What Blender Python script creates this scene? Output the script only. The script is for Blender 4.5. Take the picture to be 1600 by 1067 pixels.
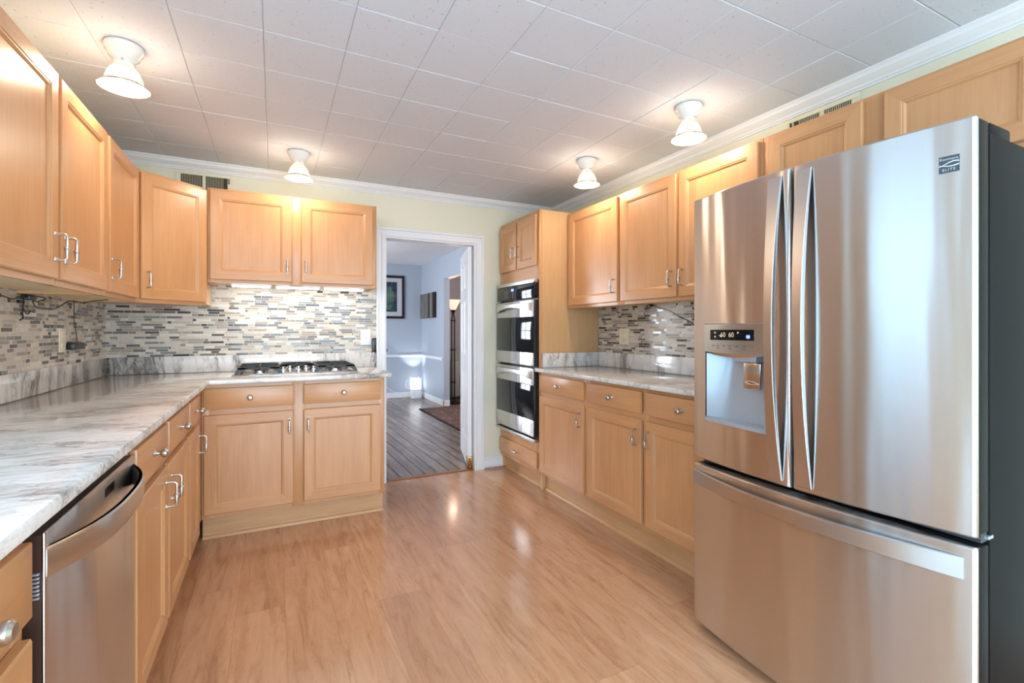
import bpy, bmesh, math, random
from mathutils import Vector

for o in list(bpy.data.objects):
    bpy.data.objects.remove(o)
random.seed(7)
SC = bpy.context.scene
COL = SC.collection

# ------------------------------------------------------------------ camera, world, exposure, daylight
cam_d = bpy.data.cameras.new('camera')
cam_d.sensor_width = 36.0
cam_d.lens = 745.0 / 1600.0 * 36.0
cam_d.shift_y = -17.5 / 1600.0
cam_d.clip_start = 0.05
cam = bpy.data.objects.new('camera', cam_d)
cam.location = (0, 0, 1.245)
cam.rotation_euler = (math.radians(90), 0, -0.4637)
COL.objects.link(cam)
SC.camera = cam

SC.view_settings.view_transform = 'Standard'
SC.view_settings.look = 'None'
SC.view_settings.gamma = 1.0
SC.view_settings.use_curve_mapping = False
SC.view_settings.exposure = 0.28

world = bpy.data.worlds.new('sky')
SC.world = world
world.use_nodes = True
bg = world.node_tree.nodes['Background']
bg.inputs['Color'].default_value = (0.46, 0.75, 1.0, 1)
bg.inputs['Strength'].default_value = 5.2


def area(name, loc, direction, sx, sy, power, color, spread=180):
    d = bpy.data.lights.new(name, 'AREA')
    d.shape = 'RECTANGLE'
    d.size, d.size_y = sx, sy
    d.energy = power
    d.color = color
    d.spread = math.radians(spread)
    o = bpy.data.objects.new(name, d)
    o.location = loc
    o.rotation_euler = Vector(direction).to_track_quat('-Z', 'Z' if abs(direction[2]) < .9 else 'Y').to_euler()
    COL.objects.link(o)
    return o


# daylight entering through the kitchen's windows (behind the camera and beside the sink) and the dining room's window, plus an added parlour fill
area('daylight_patio', (0.70, -2.66, 1.15), (0, 1, 0.15), 3.0, 2.2, 95, (0.86, 0.93, 1.0))
area('daylight_dining', (-1.16, 6.65, 1.45), (1, 0, 0), 1.6, 1.4, 120, (0.97, 0.97, 1.0))
area('parlour_fill', (4.4, 6.0, 1.5), (-0.6, 0.8, -0.15), 1.2, 1.2, 34, (1.0, 0.88, 0.8))  # added fill inside the far room to brighten the armchair; no window there


# ------------------------------------------------------------------ materials
def srgb(r, g, b):
    def f(c):
        c /= 255.0
        return c / 12.92 if c <= 0.04045 else ((c + 0.055) / 1.055) ** 2.4
    return (f(r), f(g), f(b), 1.0)


class NT:
    """small helper around a material's node tree"""
    def __init__(self, name):
        self.m = bpy.data.materials.new(name)
        self.m.use_nodes = True
        self.t = self.m.node_tree
        self.b = self.t.nodes['Principled BSDF']

    def n(self, kind, **kw):
        nd = self.t.nodes.new(kind)
        for k, v in kw.items():
            setattr(nd, k, v)
        return nd

    def l(self, a, b):
        self.t.links.new(a, b)

    def math(self, op, a, b=None, c=None):
        nd = self.n('ShaderNodeMath', operation=op)
        for i, v in enumerate((a, b, c)):
            if v is None:
                continue
            if isinstance(v, (int, float)):
                nd.inputs[i].default_value = v
            else:
                self.l(v, nd.inputs[i])
        return nd.outputs[0]

    def mix(self, fac, a, b, blend='MIX'):
        nd = self.n('ShaderNodeMix', data_type='RGBA', blend_type=blend)
        for s, v in ((nd.inputs[0], fac), (nd.inputs[6], a), (nd.inputs[7], b)):
            if isinstance(v, (int, float)):
                s.default_value = v
            elif isinstance(v, tuple):
                s.default_value = v
            else:
                self.l(v, s)
        return nd.outputs[2]

    def ramp(self, fac, stops, interp='LINEAR'):
        nd = self.n('ShaderNodeValToRGB')
        cr = nd.color_ramp
        cr.interpolation = interp
        while len(cr.elements) < len(stops):
            cr.elements.new(0.5)
        for e, (p, c) in zip(cr.elements, stops):
            e.position = p
            e.color = c if len(c) == 4 else (*c, 1)
        self.l(fac, nd.inputs[0])
        return nd.outputs[0]

    def coord(self, kind='Object', scale=(1, 1, 1), rot=(0, 0, 0), loc=(0, 0, 0), rand=False):
        tc = self.n('ShaderNodeTexCoord')
        src = tc.outputs[kind]
        if rand:
            oi = self.n('ShaderNodeObjectInfo')
            mul = self.math('MULTIPLY', oi.outputs['Random'], 37.0)
            ad = self.n('ShaderNodeVectorMath', operation='ADD')
            self.l(src, ad.inputs[0])
            self.l(mul, ad.inputs[1])
            src = ad.outputs[0]
        mp = self.n('ShaderNodeMapping')
        mp.inputs['Location'].default_value = loc
        mp.inputs['Rotation'].default_value = rot
        mp.inputs['Scale'].default_value = scale
        self.l(src, mp.inputs[0])
        return mp.outputs[0]

    def noise(self, vec, scale, detail=3, rough=0.5, dist=0.0):
        nd = self.n('ShaderNodeTexNoise')
        nd.inputs['Scale'].default_value = scale
        nd.inputs['Detail'].default_value = detail
        nd.inputs['Roughness'].default_value = rough
        nd.inputs['Distortion'].default_value = dist
        self.l(vec, nd.inputs['Vector'])
        return nd.outputs['Fac']

    def bump(self, h, strength=0.2, dist=0.01):
        nd = self.n('ShaderNodeBump')
        nd.inputs['Strength'].default_value = strength
        nd.inputs['Distance'].default_value = dist
        self.l(h, nd.inputs['Height'])
        self.l(nd.outputs[0], self.b.inputs['Normal'])
        return nd

    def set(self, **kw):
        names = {'color': 'Base Color', 'rough': 'Roughness', 'metal': 'Metallic', 'spec': 'Specular IOR Level', 'coat': 'Coat Weight',
                 'coat_rough': 'Coat Roughness', 'aniso': 'Anisotropic', 'emit': 'Emission Color', 'emit_s': 'Emission Strength',
                 'trans': 'Transmission Weight', 'sheen': 'Sheen Weight'}
        for k, v in kw.items():
            s = self.b.inputs[names[k]]
            if hasattr(v, 'is_output'):
                self.l(v, s)
            else:
                s.default_value = v
        return self.m


def plain(name, col, rough=0.5, metal=0.0, **kw):
    return NT(name).set(color=col, rough=rough, metal=metal, **kw)


def wood(name, light, dark, vertical=True, rough=0.34):
    t = NT(name)
    sc = (30, 30, 1.6) if vertical else (1.6, 1.6, 30)
    v = t.coord(scale=sc, rand=True)
    g = t.noise(v, 2.2, 5, 0.6, 0.35)
    v2 = t.coord(scale=(3.5, 3.5, 1.0) if vertical else (1.2, 1.2, 3.5), rand=True)
    big = t.noise(v2, 1.6, 3, 0.5)
    f = t.math('ADD', t.math('MULTIPLY', g, 0.45), t.math('MULTIPLY', big, 0.55))
    c = t.ramp(f, [(0.32, dark), (0.66, light)])
    t.bump(g, 0.03, 0.002)
    return t.set(color=c, rough=rough, coat=0.25, coat_rough=0.22)


M = {}
M['maple'] = wood('maple_upright', srgb(215, 161, 112), srgb(196, 141, 93))
M['maple_h'] = wood('maple_crosswise', srgb(215, 161, 112), srgb(196, 141, 93), False)
M['maple_pale'] = wood('maple_veneer', srgb(218, 176, 128), srgb(202, 157, 109))
M['carcass'] = plain('cabinet_underside', srgb(226, 205, 165), 0.5)
M['toe'] = wood('toe_kick_maple', srgb(214, 168, 121), srgb(194, 146, 100), False, 0.5)
M['nickel'] = plain('satin_nickel', (0.56, 0.54, 0.52, 1), 0.28, 1.0)
M['white_paint'] = plain('white_trim_paint', srgb(238, 238, 240), 0.35)
M['shoe_wood'] = plain('shoe_moulding', srgb(150, 95, 60), 0.4)
M['black_plastic'] = plain('black_plastic', (0.012, 0.012, 0.014, 1), 0.35)
M['black_gloss'] = plain('black_glass', (0.006, 0.006, 0.008, 1), 0.05, spec=0.35)
M['iron'] = plain('cast_iron', (0.014, 0.014, 0.016, 1), 0.42)
M['dark_case'] = NT('charcoal_case')
_v = M['dark_case'].coord(scale=(400, 400, 400))
M['dark_case'].bump(M['dark_case'].noise(_v, 1.0, 2), 0.15, 0.001)
M['dark_case'] = M['dark_case'].set(color=(0.009, 0.010, 0.012, 1), rough=0.42, spec=0.09)
M['ceramic'] = plain('white_ceramic', srgb(236, 236, 232), 0.18, coat=0.4)
M['cream_plastic'] = plain('cream_plastic', srgb(232, 222, 198), 0.35)
M['white_plastic'] = plain('white_plastic', srgb(240, 240, 242), 0.3)
M['brass'] = plain('worn_brass', srgb(170, 130, 80), 0.35, 1.0)
M['bounce_ground'] = plain('pale_bounce_ground', srgb(196, 204, 206), 0.8)
M['gasket'] = plain('grey_gasket', (0.06, 0.06, 0.065, 1), 0.6)
M['grey_plastic'] = plain('grey_plastic', srgb(176, 182, 190), 0.3, 0.35)
M['dw_side'] = plain('dishwasher_side', srgb(92, 70, 60), 0.4, 0.6)
M['bronze'] = plain('dark_bronze', (0.012, 0.009, 0.008, 1), 0.35, 0.5)


def stainless(name, col, rough, aniso, tangent, wave=0.0):
    t = NT(name)
    cx = t.n('ShaderNodeCombineXYZ')
    for i, q in enumerate(tangent):
        cx.inputs[i].default_value = q
    t.l(cx.outputs[0], t.b.inputs['Tangent'])
    r = rough
    if wave:
        w = t.noise(t.coord(scale=(7.0, 7.0, 0.55)), 1.7, 1, 0.4)
        t.bump(w, wave, 0.02)
    return t.set(color=col, rough=r, metal=1.0, aniso=aniso)


M['steel'] = stainless('brushed_stainless', (0.66, 0.64, 0.63, 1), 0.27, 1.0, (0, 0, 1), 0.24)
M['steel_plain'] = stainless('brushed_stainless_trim', (0.62, 0.60, 0.58, 1), 0.32, 0.6, (0, 0, 1))
M['steel_flat'] = plain('polished_stainless', (0.70, 0.69, 0.68, 1), 0.2, 1.0)


def granite(name, mapping_rot, scale, dark_amount, seed, mult):
    t = NT(name)
    tc = t.n('ShaderNodeNewGeometry')
    mp = t.n('ShaderNodeMapping')
    mp.inputs['Rotation'].default_value = mapping_rot
    mp.inputs['Scale'].default_value = scale
    mp.inputs['Location'].default_value = (seed, seed * 1.7, 0)
    t.l(tc.outputs['Position'], mp.inputs[0])
    v = mp.outputs[0]
    warp = t.n('ShaderNodeTexNoise')
    warp.inputs['Scale'].default_value = 1.6
    warp.inputs['Detail'].default_value = 4
    t.l(v, warp.inputs['Vector'])
    add = t.n('ShaderNodeVectorMath', operation='MULTIPLY_ADD')
    t.l(warp.outputs['Color'], add.inputs[0])
    add.inputs[1].default_value = (0.9, 0.9, 0.9)
    t.l(v, add.inputs[2])
    w = add.outputs[0]
    soft = t.noise(w, 1.5, 8, 0.62, 0.6)
    fine = t.noise(w, 9.0, 9, 0.70, 0.9)
    vein = t.noise(w, 2.6, 9, 0.6, 1.2)
    ridge = t.math('ABSOLUTE', t.math('SUBTRACT', vein, 0.5))
    base = t.ramp(soft, [(0.30, srgb(196, 191, 187)), (0.46, srgb(234, 231, 228)), (0.70, srgb(246, 244, 241))])
    greyed = t.ramp(fine, [(0.36, srgb(158, 150, 144)), (0.50, srgb(232, 228, 224)), (0.9, srgb(246, 243, 240))])
    c = t.mix(mult, base, greyed, 'MULTIPLY')
    vm = t.ramp(ridge, [(0.0, (1, 1, 1)), (0.045, (0, 0, 0))])
    vm2 = t.math('MULTIPLY', vm, t.ramp(soft, [(0.38, (0.65, 0.65, 0.65)), (0.56, (0.03, 0.03, 0.03))]))
    c = t.mix(vm2, c, srgb(120, 106, 98))
    blot = t.noise(w, 0.62, 6, 0.62, 0.5)
    bm_ = t.ramp(blot, [(0.61 - dark_amount, (0, 0, 0)), (0.66 - dark_amount, (1, 1, 1))])
    bm2 = t.math('MULTIPLY', bm_, t.ramp(fine, [(0.38, (0.9, 0.9, 0.9)), (0.62, (0.25, 0.25, 0.25))]))
    c = t.mix(bm2, c, srgb(80, 73, 71))
    return t.set(color=c, rough=0.12, spec=0.55, coat=0.3, coat_rough=0.05)


M['granite'] = granite('granite_slab', (0, 0, -0.24), (1.7, 5.2, 5.0), -0.03, 3.0, 0.36)
M['granite_up'] = granite('granite_upstand', (0, 0.35, 0), (5.5, 5.5, 1.6), 0.085, 11.4, 0.25)


def mosaic():
    t = NT('glass_stone_mosaic')
    g = t.n('ShaderNodeNewGeometry')
    sp = t.n('ShaderNodeSeparateXYZ')
    t.l(g.outputs['Position'], sp.inputs[0])
    along = t.math('ADD', sp.outputs[0], sp.outputs[1])
    rz = t.math('DIVIDE', sp.outputs[2], 0.0172)
    row = t.math('FLOOR', rz)
    fz = t.math('FRACT', rz)

    def white(a, b=None):
        nd = t.n('ShaderNodeTexWhiteNoise', noise_dimensions='2D')
        cx = t.n('ShaderNodeCombineXYZ')
        t.l(a, cx.inputs[0])
        if b is not None:
            t.l(b, cx.inputs[1])
        t.l(cx.outputs[0], nd.inputs['Vector'])
        return nd.outputs['Value']
    shift = t.math('MULTIPLY', white(row), 3.0)
    x = t.math('ADD', t.math('DIVIDE', along, 0.125), t.math('MULTIPLY', shift, 5.0))
    cell = t.math('FLOOR', x)
    fx = t.math('FRACT', x)
    # each cell is cut once at a random place so the strips vary in length; some cells stay whole
    cut = t.math('ADD', t.math('MULTIPLY', white(cell, row), 0.75), 0.22)
    second = t.math('GREATER_THAN', fx, cut)
    sub = t.math('ADD', t.math('MULTIPLY', cell, 2.0), second)
    idv = white(sub, t.math('ADD', row, 0.37))
    col = t.ramp(idv, [(0.0, srgb(208, 197, 182)), (0.28, srgb(224, 216, 204)), (0.42, srgb(162, 149, 134)), (0.56, srgb(190, 178, 163)),
                       (0.66, srgb(122, 110, 98)), (0.77, srgb(82, 68, 58)), (0.87, srgb(132, 128, 121)), (0.93, srgb(52, 42, 38))], 'CONSTANT')
    stone = t.noise(t.coord(scale=(60, 60, 60)), 1.0, 4)
    col = t.mix(0.35, col, t.ramp(stone, [(0.3, srgb(190, 185, 180)), (0.7, srgb(255, 255, 255))]), 'MULTIPLY')
    glass = t.math('GREATER_THAN', idv, 0.70)
    # grout joints
    ez = t.math('MINIMUM', fz, t.math('SUBTRACT', 1.0, fz))
    jz = t.math('LESS_THAN', ez, 0.06)
    d1 = t.math('MINIMUM', fx, t.math('SUBTRACT', 1.0, fx))
    d2 = t.math('ABSOLUTE', t.math('SUBTRACT', fx, cut))
    jx = t.math('LESS_THAN', t.math('MINIMUM', d1, d2), 0.011)
    joint = t.math('MAXIMUM', jz, jx)
    col = t.mix(joint, col, srgb(214, 207, 196))
    r = t.math('ADD', t.math('MULTIPLY', glass, -0.24), 0.36)
    r = t.math('ADD', r, t.math('MULTIPLY', joint, 0.3))
    h = t.math('SUBTRACT', 1.0, joint)
    t.bump(h, 0.35, 0.0015)
    return t.set(color=col, rough=r, spec=0.5)


M['mosaic'] = mosaic()


def laminate():
    t = NT('maple_laminate_planks')
    g = t.n('ShaderNodeNewGeometry')
    sp = t.n('ShaderNodeSeparateXYZ')
    t.l(g.outputs['Position'], sp.inputs[0])
    W, L = 0.195, 1.25
    px = t.math('DIVIDE', t.math('ADD', sp.outputs[0], 0.148), W)
    pi = t.math('FLOOR', px)
    fx = t.math('FRACT', px)
    wn = t.n('ShaderNodeTexWhiteNoise', noise_dimensions='1D')
    t.l(pi, wn.inputs['W'])
    py = t.math('ADD', t.math('DIVIDE', sp.outputs[1], L), t.math('MULTIPLY', wn.outputs['Value'], 5.3))
    bi = t.math('FLOOR', py)
    fy = t.math('FRACT', py)
    cx = t.n('ShaderNodeCombineXYZ')
    t.l(pi, cx.inputs[0])
    t.l(bi, cx.inputs[1])
    wn2 = t.n('ShaderNodeTexWhiteNoise', noise_dimensions='2D')
    t.l(cx.outputs[0], wn2.inputs['Vector'])
    idv = wn2.outputs['Value']
    cv = t.n('ShaderNodeCombineXYZ')
    t.l(t.math('ADD', sp.outputs[0], t.math('MULTIPLY', idv, 31.0)), cv.inputs[0])
    t.l(t.math('MULTIPLY', sp.outputs[1], 0.13), cv.inputs[1])
    t.l(t.math('MULTIPLY', idv, 17.0), cv.inputs[2])
    grain = t.noise(cv.outputs[0], 20.0, 7, 0.66, 1.1)
    cv2 = t.n('ShaderNodeCombineXYZ')
    t.l(t.math('ADD', sp.outputs[0], t.math('MULTIPLY', idv, 11.0)), cv2.inputs[0])
    t.l(t.math('MULTIPLY', sp.outputs[1], 0.45), cv2.inputs[1])
    t.l(t.math('MULTIPLY', idv, 7.0), cv2.inputs[2])
    fig = t.noise(cv2.outputs[0], 7.0, 4, 0.6, 1.6)
    lines = t.math('ABSOLUTE', t.math('SUBTRACT', t.math('FRACT', t.math('MULTIPLY', fig, 9.0)), 0.5))
    base = t.ramp(grain, [(0.30, srgb(182, 133, 99)), (0.46, srgb(204, 156, 120)), (0.74, srgb(219, 175, 140))])
    tone = t.ramp(idv, [(0.0, srgb(238, 233, 228)), (1.0, srgb(255, 255, 255))])
    c = t.mix(1.0, base, tone, 'MULTIPLY')
    lm = t.math('MULTIPLY', t.ramp(lines, [(0.0, (0.32, 0.32, 0.32)), (0.10, (0, 0, 0))]), t.ramp(grain, [(0.35, (1, 1, 1)), (0.6, (0.15, 0.15, 0.15))]))
    c = t.mix(lm, c, srgb(150, 98, 66))
    ex = t.math('MULTIPLY', t.math('MINIMUM', fx, t.math('SUBTRACT', 1.0, fx)), W)
    ey = t.math('MULTIPLY', t.math('MINIMUM', fy, t.math('SUBTRACT', 1.0, fy)), L)
    j = t.math('LESS_THAN', t.math('MINIMUM', ex, ey), 0.0011)
    c = t.mix(t.math('MULTIPLY', j, 0.35), c, srgb(140, 92, 62))
    t.bump(t.math('SUBTRACT', 1.0, j), 0.15, 0.001)
    return t.set(color=c, rough=t.math('ADD', t.math('MULTIPLY', grain, 0.08), 0.13), spec=0.5, coat=0.25, coat_rough=0.10)


M['laminate'] = laminate()


def dark_planks():
    t = NT('dark_oak_planks')
    g = t.n('ShaderNodeNewGeometry')
    mp = t.n('ShaderNodeMapping')
    mp.inputs['Rotation'].default_value = (0, 0, -0.03)
    t.l(g.outputs['Position'], mp.inputs[0])
    sp = t.n('ShaderNodeSeparateXYZ')
    t.l(mp.outputs[0], sp.inputs[0])
    px = t.math('DIVIDE', sp.outputs[0], 0.108)
    pi = t.math('FLOOR', px)
    fx = t.math('FRACT', px)
    wn = t.n('ShaderNodeTexWhiteNoise', noise_dimensions='1D')
    t.l(pi, wn.inputs['W'])
    cv = t.n('ShaderNodeCombineXYZ')
    t.l(sp.outputs[0], cv.inputs[0])
    t.l(t.math('MULTIPLY', sp.outputs[1], 0.1), cv.inputs[1])
    t.l(t.math('MULTIPLY', wn.outputs['Value'], 9.0), cv.inputs[2])
    gr = t.noise(cv.outputs[0], 24, 5, 0.65, 0.5)
    c = t.ramp(gr, [(0.3, srgb(112, 94, 85)), (0.7, srgb(160, 141, 131))])
    c = t.mix(0.5, c, t.ramp(wn.outputs['Value'], [(0, srgb(200, 190, 186)), (1, srgb(255, 255, 255))]), 'MULTIPLY')
    j = t.math('LESS_THAN', t.math('MINIMUM', fx, t.math('SUBTRACT', 1.0, fx)), 0.05)
    c = t.mix(j, c, srgb(24, 18, 16))
    t.bump(t.math('SUBTRACT', 1.0, j), 0.25, 0.002)
    return t.set(color=c, rough=0.26)


M['dark_oak'] = dark_planks()


def ceiling_tile():
    t = NT('fissured_ceiling_tile')
    v = t.coord()
    pit = t.noise(v, 95, 2, 0.5)
    pits = t.ramp(pit, [(0.27, (0, 0, 0)), (0.34, (1, 1, 1))])
    worm = t.n('ShaderNodeTexVoronoi')
    worm.inputs['Scale'].default_value = 34
    t.l(t.coord(scale=(1, 0.55, 1), rot=(0, 0, 0.6)), worm.inputs['Vector'])
    spots = t.ramp(worm.outputs['Distance'], [(0.07, (0, 0, 0)), (0.12, (1, 1, 1))])
    sel = t.noise(v, 6, 2)
    spots = t.math('MAXIMUM', spots, t.math('GREATER_THAN', 0.52, sel))
    h = t.math('MULTIPLY', pits, spots)
    fine = t.noise(v, 60, 3, 0.6)
    t.bump(t.math('ADD', h, t.math('MULTIPLY', fine, 0.5)), 0.35, 0.003)
    c = t.mix(h, srgb(190, 192, 198), srgb(219, 223, 231))
    return t.set(color=c, rough=0.85)


M['ceiling'] = ceiling_tile()
M['groove'] = plain('tile_joint', srgb(120, 116, 114), 0.9)


def painted(name, col):
    t = NT(name)
    t.bump(t.noise(t.coord(scale=(1, 1, 1)), 130, 3), 0.06, 0.002)
    return t.set(color=col, rough=0.6)


M['yellow_wall'] = painted('pale_yellow_paint', srgb(232, 227, 204))
M['blue_wall'] = painted('grey_blue_paint', srgb(174, 183, 196))
M['mauve_wall'] = painted('mauve_grey_paint', srgb(150, 138, 138))
M['white_wall'] = painted('white_ceiling_paint', srgb(232, 231, 233))


# ------------------------------------------------------------------ mesh building
class Frame:
    """cabinet-face coordinates: a runs along the face, d stands out from it, z is up"""
    def __init__(self, o, ua, n):
        self.o, self.ua, self.n = Vector(o), Vector(ua), Vector(n)

    def __call__(self, a, d, z):
        return (self.o.x + self.ua.x * a + self.n.x * d, self.o.y + self.ua.y * a + self.n.y * d, z)


class MB:
    def __init__(self, fr=None):
        self.bm = bmesh.new()
        self.fr = fr

    def v(self, p):
        return self.bm.verts.new(self.fr(*p) if self.fr else p)

    def box(self, a0, a1, d0, d1, z0, z1, b=0.0, m=0, seg=2):
        vs = [self.v((a, d, z)) for a in (a0, a1) for d in (d0, d1) for z in (z0, z1)]
        fs = []
        for q in ((0, 1, 3, 2), (4, 6, 7, 5), (0, 4, 5, 1), (2, 3, 7, 6), (0, 2, 6, 4), (1, 5, 7, 3)):
            f = self.bm.faces.new([vs[i] for i in q])
            f.material_index = m
            fs.append(f)
        if b:
            es = list({e for f in fs for e in f.edges})
            bmesh.ops.recalc_face_normals(self.bm, faces=fs)
            bmesh.ops.bevel(self.bm, geom=es, offset=b, segments=seg, affect='EDGES', profile=0.5)
        return self

    def hexa(self, pts, m=0, b=0.0):
        """eight corners: four of one face in order, then the four opposite"""
        vs = [self.v(p) for p in pts]
        fs = []
        for q in ((0, 1, 2, 3), (7, 6, 5, 4), (0, 4, 5, 1), (1, 5, 6, 2), (2, 6, 7, 3), (3, 7, 4, 0)):
            f = self.bm.faces.new([vs[i] for i in q])
            f.material_index = m
            fs.append(f)
        if b:
            es = list({e for f in fs for e in f.edges})
            bmesh.ops.recalc_face_normals(self.bm, faces=fs)
            bmesh.ops.bevel(self.bm, geom=es, offset=b, segments=2, affect='EDGES', profile=0.5)
        return self

    def skin(self, loops, closed=True, cap0=True, cap1=True, mats=None, m=0):
        rows = [[self.v(p) for p in lp] for lp in loops]
        n = len(rows[0])
        for i in range(len(rows) - 1):
            for k in range(n if closed else n - 1):
                f = self.bm.faces.new((rows[i][k], rows[i][(k + 1) % n], rows[i + 1][(k + 1) % n], rows[i + 1][k]))
                f.material_index = mats(i, k) if mats else m
        if cap0 and closed:
            self.bm.faces.new(rows[0][::-1]).material_index = m
        if cap1 and closed:
            self.bm.faces.new(rows[-1]).material_index = m
        return self

    def lathe(self, prof, o, axis=(0, 0, 1), seg=20, m=0, cap=True):
        """profile of (radius, distance along axis); coordinates are this builder's own"""
        ax = Vector(axis).normalized()
        h = Vector((1, 0, 0)) if abs(ax.x) < 0.9 else Vector((0, 1, 0))
        u = ax.cross(h).normalized()
        w = ax.cross(u)
        o = Vector(o)
        loops = []
        for r, t in prof:
            loops.append([tuple(o + ax * t + (u * math.cos(2 * math.pi * k / seg) + w * math.sin(2 * math.pi * k / seg)) * max(r, 1e-4)) for k in range(seg)])
        return self.skin(loops, True, cap, cap, m=m)

    def tube(self, path, r, seg=8, m=0):
        pts = [Vector(p) for p in path]
        rs = r if isinstance(r, (list, tuple)) else [r] * len(pts)
        loops = []
        prev = None
        for i, p in enumerate(pts):
            d = (pts[min(i + 1, len(pts) - 1)] - pts[max(i - 1, 0)]).normalized()
            if prev is None:
                h = Vector((0, 0, 1)) if abs(d.z) < 0.9 else Vector((1, 0, 0))
                u = d.cross(h).normalized()
            else:
                u = (prev - d * prev.dot(d)).normalized()
            prev = u
            w = d.cross(u)
            loops.append([tuple(p + (u * math.cos(2 * math.pi * k / seg) + w * math.sin(2 * math.pi * k / seg)) * rs[i]) for k in range(seg)])
        return self.skin(loops, True, True, True, m=m)

    def prism(self, poly, z0, z1, b=0.0, m=0):
        n = len(poly)
        lo = [self.v((x, y, z0)) for x, y in poly]
        hi = [self.v((x, y, z1)) for x, y in poly]
        fs = [self.bm.faces.new(lo[::-1]), self.bm.faces.new(hi)]
        for k in range(n):
            fs.append(self.bm.faces.new((lo[k], lo[(k + 1) % n], hi[(k + 1) % n], hi[k])))
        for f in fs:
            f.material_index = m
        if b:
            bmesh.ops.recalc_face_normals(self.bm, faces=fs)
            bmesh.ops.bevel(self.bm, geom=list({e for f in fs for e in f.edges}), offset=b, segments=2, affect='EDGES', profile=0.5)
        return self

    def quad(self, p, m=0):
        f = self.bm.faces.new([self.v(q) for q in p])
        f.material_index = m
        return self

    def build(self, name, mats, parent=None, smooth=True, origin=None):
        bm = self.bm
        bmesh.ops.recalc_face_normals(bm, faces=bm.faces)
        for f in bm.faces:
            f.smooth = smooth
        if smooth:
            for e in bm.edges:
                if len(e.link_faces) == 2 and e.calc_face_angle(0) > 0.55:
                    e.smooth = False
        off = Vector((0, 0, 0))
        if parent is not None:
            r = parent
            while r.parent:
                r = r.parent
            off = r.location.copy()
        elif origin == 'auto':
            xs = [v.co for v in bm.verts]
            off = Vector(((min(c.x for c in xs) + max(c.x for c in xs)) / 2, (min(c.y for c in xs) + max(c.y for c in xs)) / 2, min(c.z for c in xs)))
        bmesh.ops.translate(bm, verts=bm.verts, vec=-off)
        me = bpy.data.meshes.new(name)
        bm.to_mesh(me)
        bm.free()
        for mt in (mats if isinstance(mats, (list, tuple)) else [mats]):
            me.materials.append(M[mt] if isinstance(mt, str) else mt)
        o = bpy.data.objects.new(name, me)
        COL.objects.link(o)
        if parent is not None:
            o.parent = parent
        elif origin == 'auto':
            o.location = off
        return o


def thing(name, loc, label, cat, group=None):
    o = bpy.data.objects.new(name, None)
    o.empty_display_size = 0.1
    o.location = loc
    COL.objects.link(o)
    o['label'] = label
    o['category'] = cat
    o['kind'] = 'thing'
    if group:
        o['group'] = group
    return o


def tag(o, label, cat, group=None):
    o['label'] = label
    o['category'] = cat
    o['kind'] = 'thing'
    if group:
        o['group'] = group
    return o


def struct(mb, name, mats, smooth=False):
    o = mb.build(name, mats, None, smooth)
    o['kind'] = 'structure'
    return o


def text(name, body, size, place, mat, parent, spacing=1.0):
    """lettering as a thin mesh; place(u, v) maps the flat text to a point"""
    cu = bpy.data.curves.new(name, 'FONT')
    cu.body = body
    cu.size = size
    cu.align_x = 'CENTER'
    cu.align_y = 'CENTER'
    cu.space_character = spacing
    cu.resolution_u = 3
    to = bpy.data.objects.new(name + '_curve', cu)
    COL.objects.link(to)
    bpy.context.view_layer.update()
    me = bpy.data.meshes.new_from_object(to)
    COL.objects.unlink(to)
    bpy.data.objects.remove(to)
    r = parent
    while r.parent:
        r = r.parent
    for v in me.vertices:
        v.co = Vector(place(v.co.x, v.co.y)) - r.location
    me.name = name
    me.materials.clear()
    me.materials.append(M[mat])
    o = bpy.data.objects.new(name, me)
    COL.objects.link(o)
    o.parent = parent
    return o


# ------------------------------------------------------------------ room dimensions
XL, XR, YB, YR, ZC = -0.98, 2.42, 3.94, -2.45, 2.41
YD, XD, ZD = 8.82, 2.50, 2.47          # dining room: far wall, right wall, ceiling
DX0, DX1, DZ = 0.811, 1.611, 2.012     # doorway

# kitchen shell
struct(MB().box(XL - .1, XR + .1, YR - .1, 3.985, -0.06, 0.0), 'floor', 'laminate')
wl = MB()
WY0, WY1, WZ0, WZ1 = 0.72, 1.52, 1.16, 2.05
GY0, GY1, GZ1 = -1.75, 0.42, 2.08
wl.box(XL - .12, XL, YR - .1, GY0, 0, ZC).box(XL - .12, XL, GY0, GY1, GZ1, ZC).box(XL - .12, XL, GY1, WY0, 0, ZC)
wl.box(XL - .12, XL, WY1, YB, 0, ZC).box(XL - .12, XL, WY0, WY1, 0, WZ0).box(XL - .12, XL, WY0, WY1, WZ1, ZC)
struct(wl, 'wall_left', 'yellow_wall')
struct(MB().box(-14, XL - .125, -10, 12, -.25, -.15), 'ground', 'bounce_ground')  # unseen outdoor surface, added pale to bounce sky light into the kitchen
struct(MB().box(XR, XR + .12, YR - .1, YB, 0, ZC), 'wall_right', 'yellow_wall')
wb = MB()
wb.box(XL - .12, DX0, YB, YB + .12, 0, ZC).box(DX1, XR + .12, YB, YB + .12, 0, ZC).box(DX0, DX1, YB, YB + .12, DZ, ZC)
struct(wb, 'wall_back', 'yellow_wall')
PX0, PX1, PZ1 = -0.75, 2.15, 2.16
wr = MB()
wr.box(XL - .12, PX0, YR - .12, YR, 0, ZC).box(PX1, XR + .12, YR - .12, YR, 0, ZC).box(PX0, PX1, YR - .12, YR, PZ1, ZC)
struct(wr, 'wall_rear', 'yellow_wall')

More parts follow.
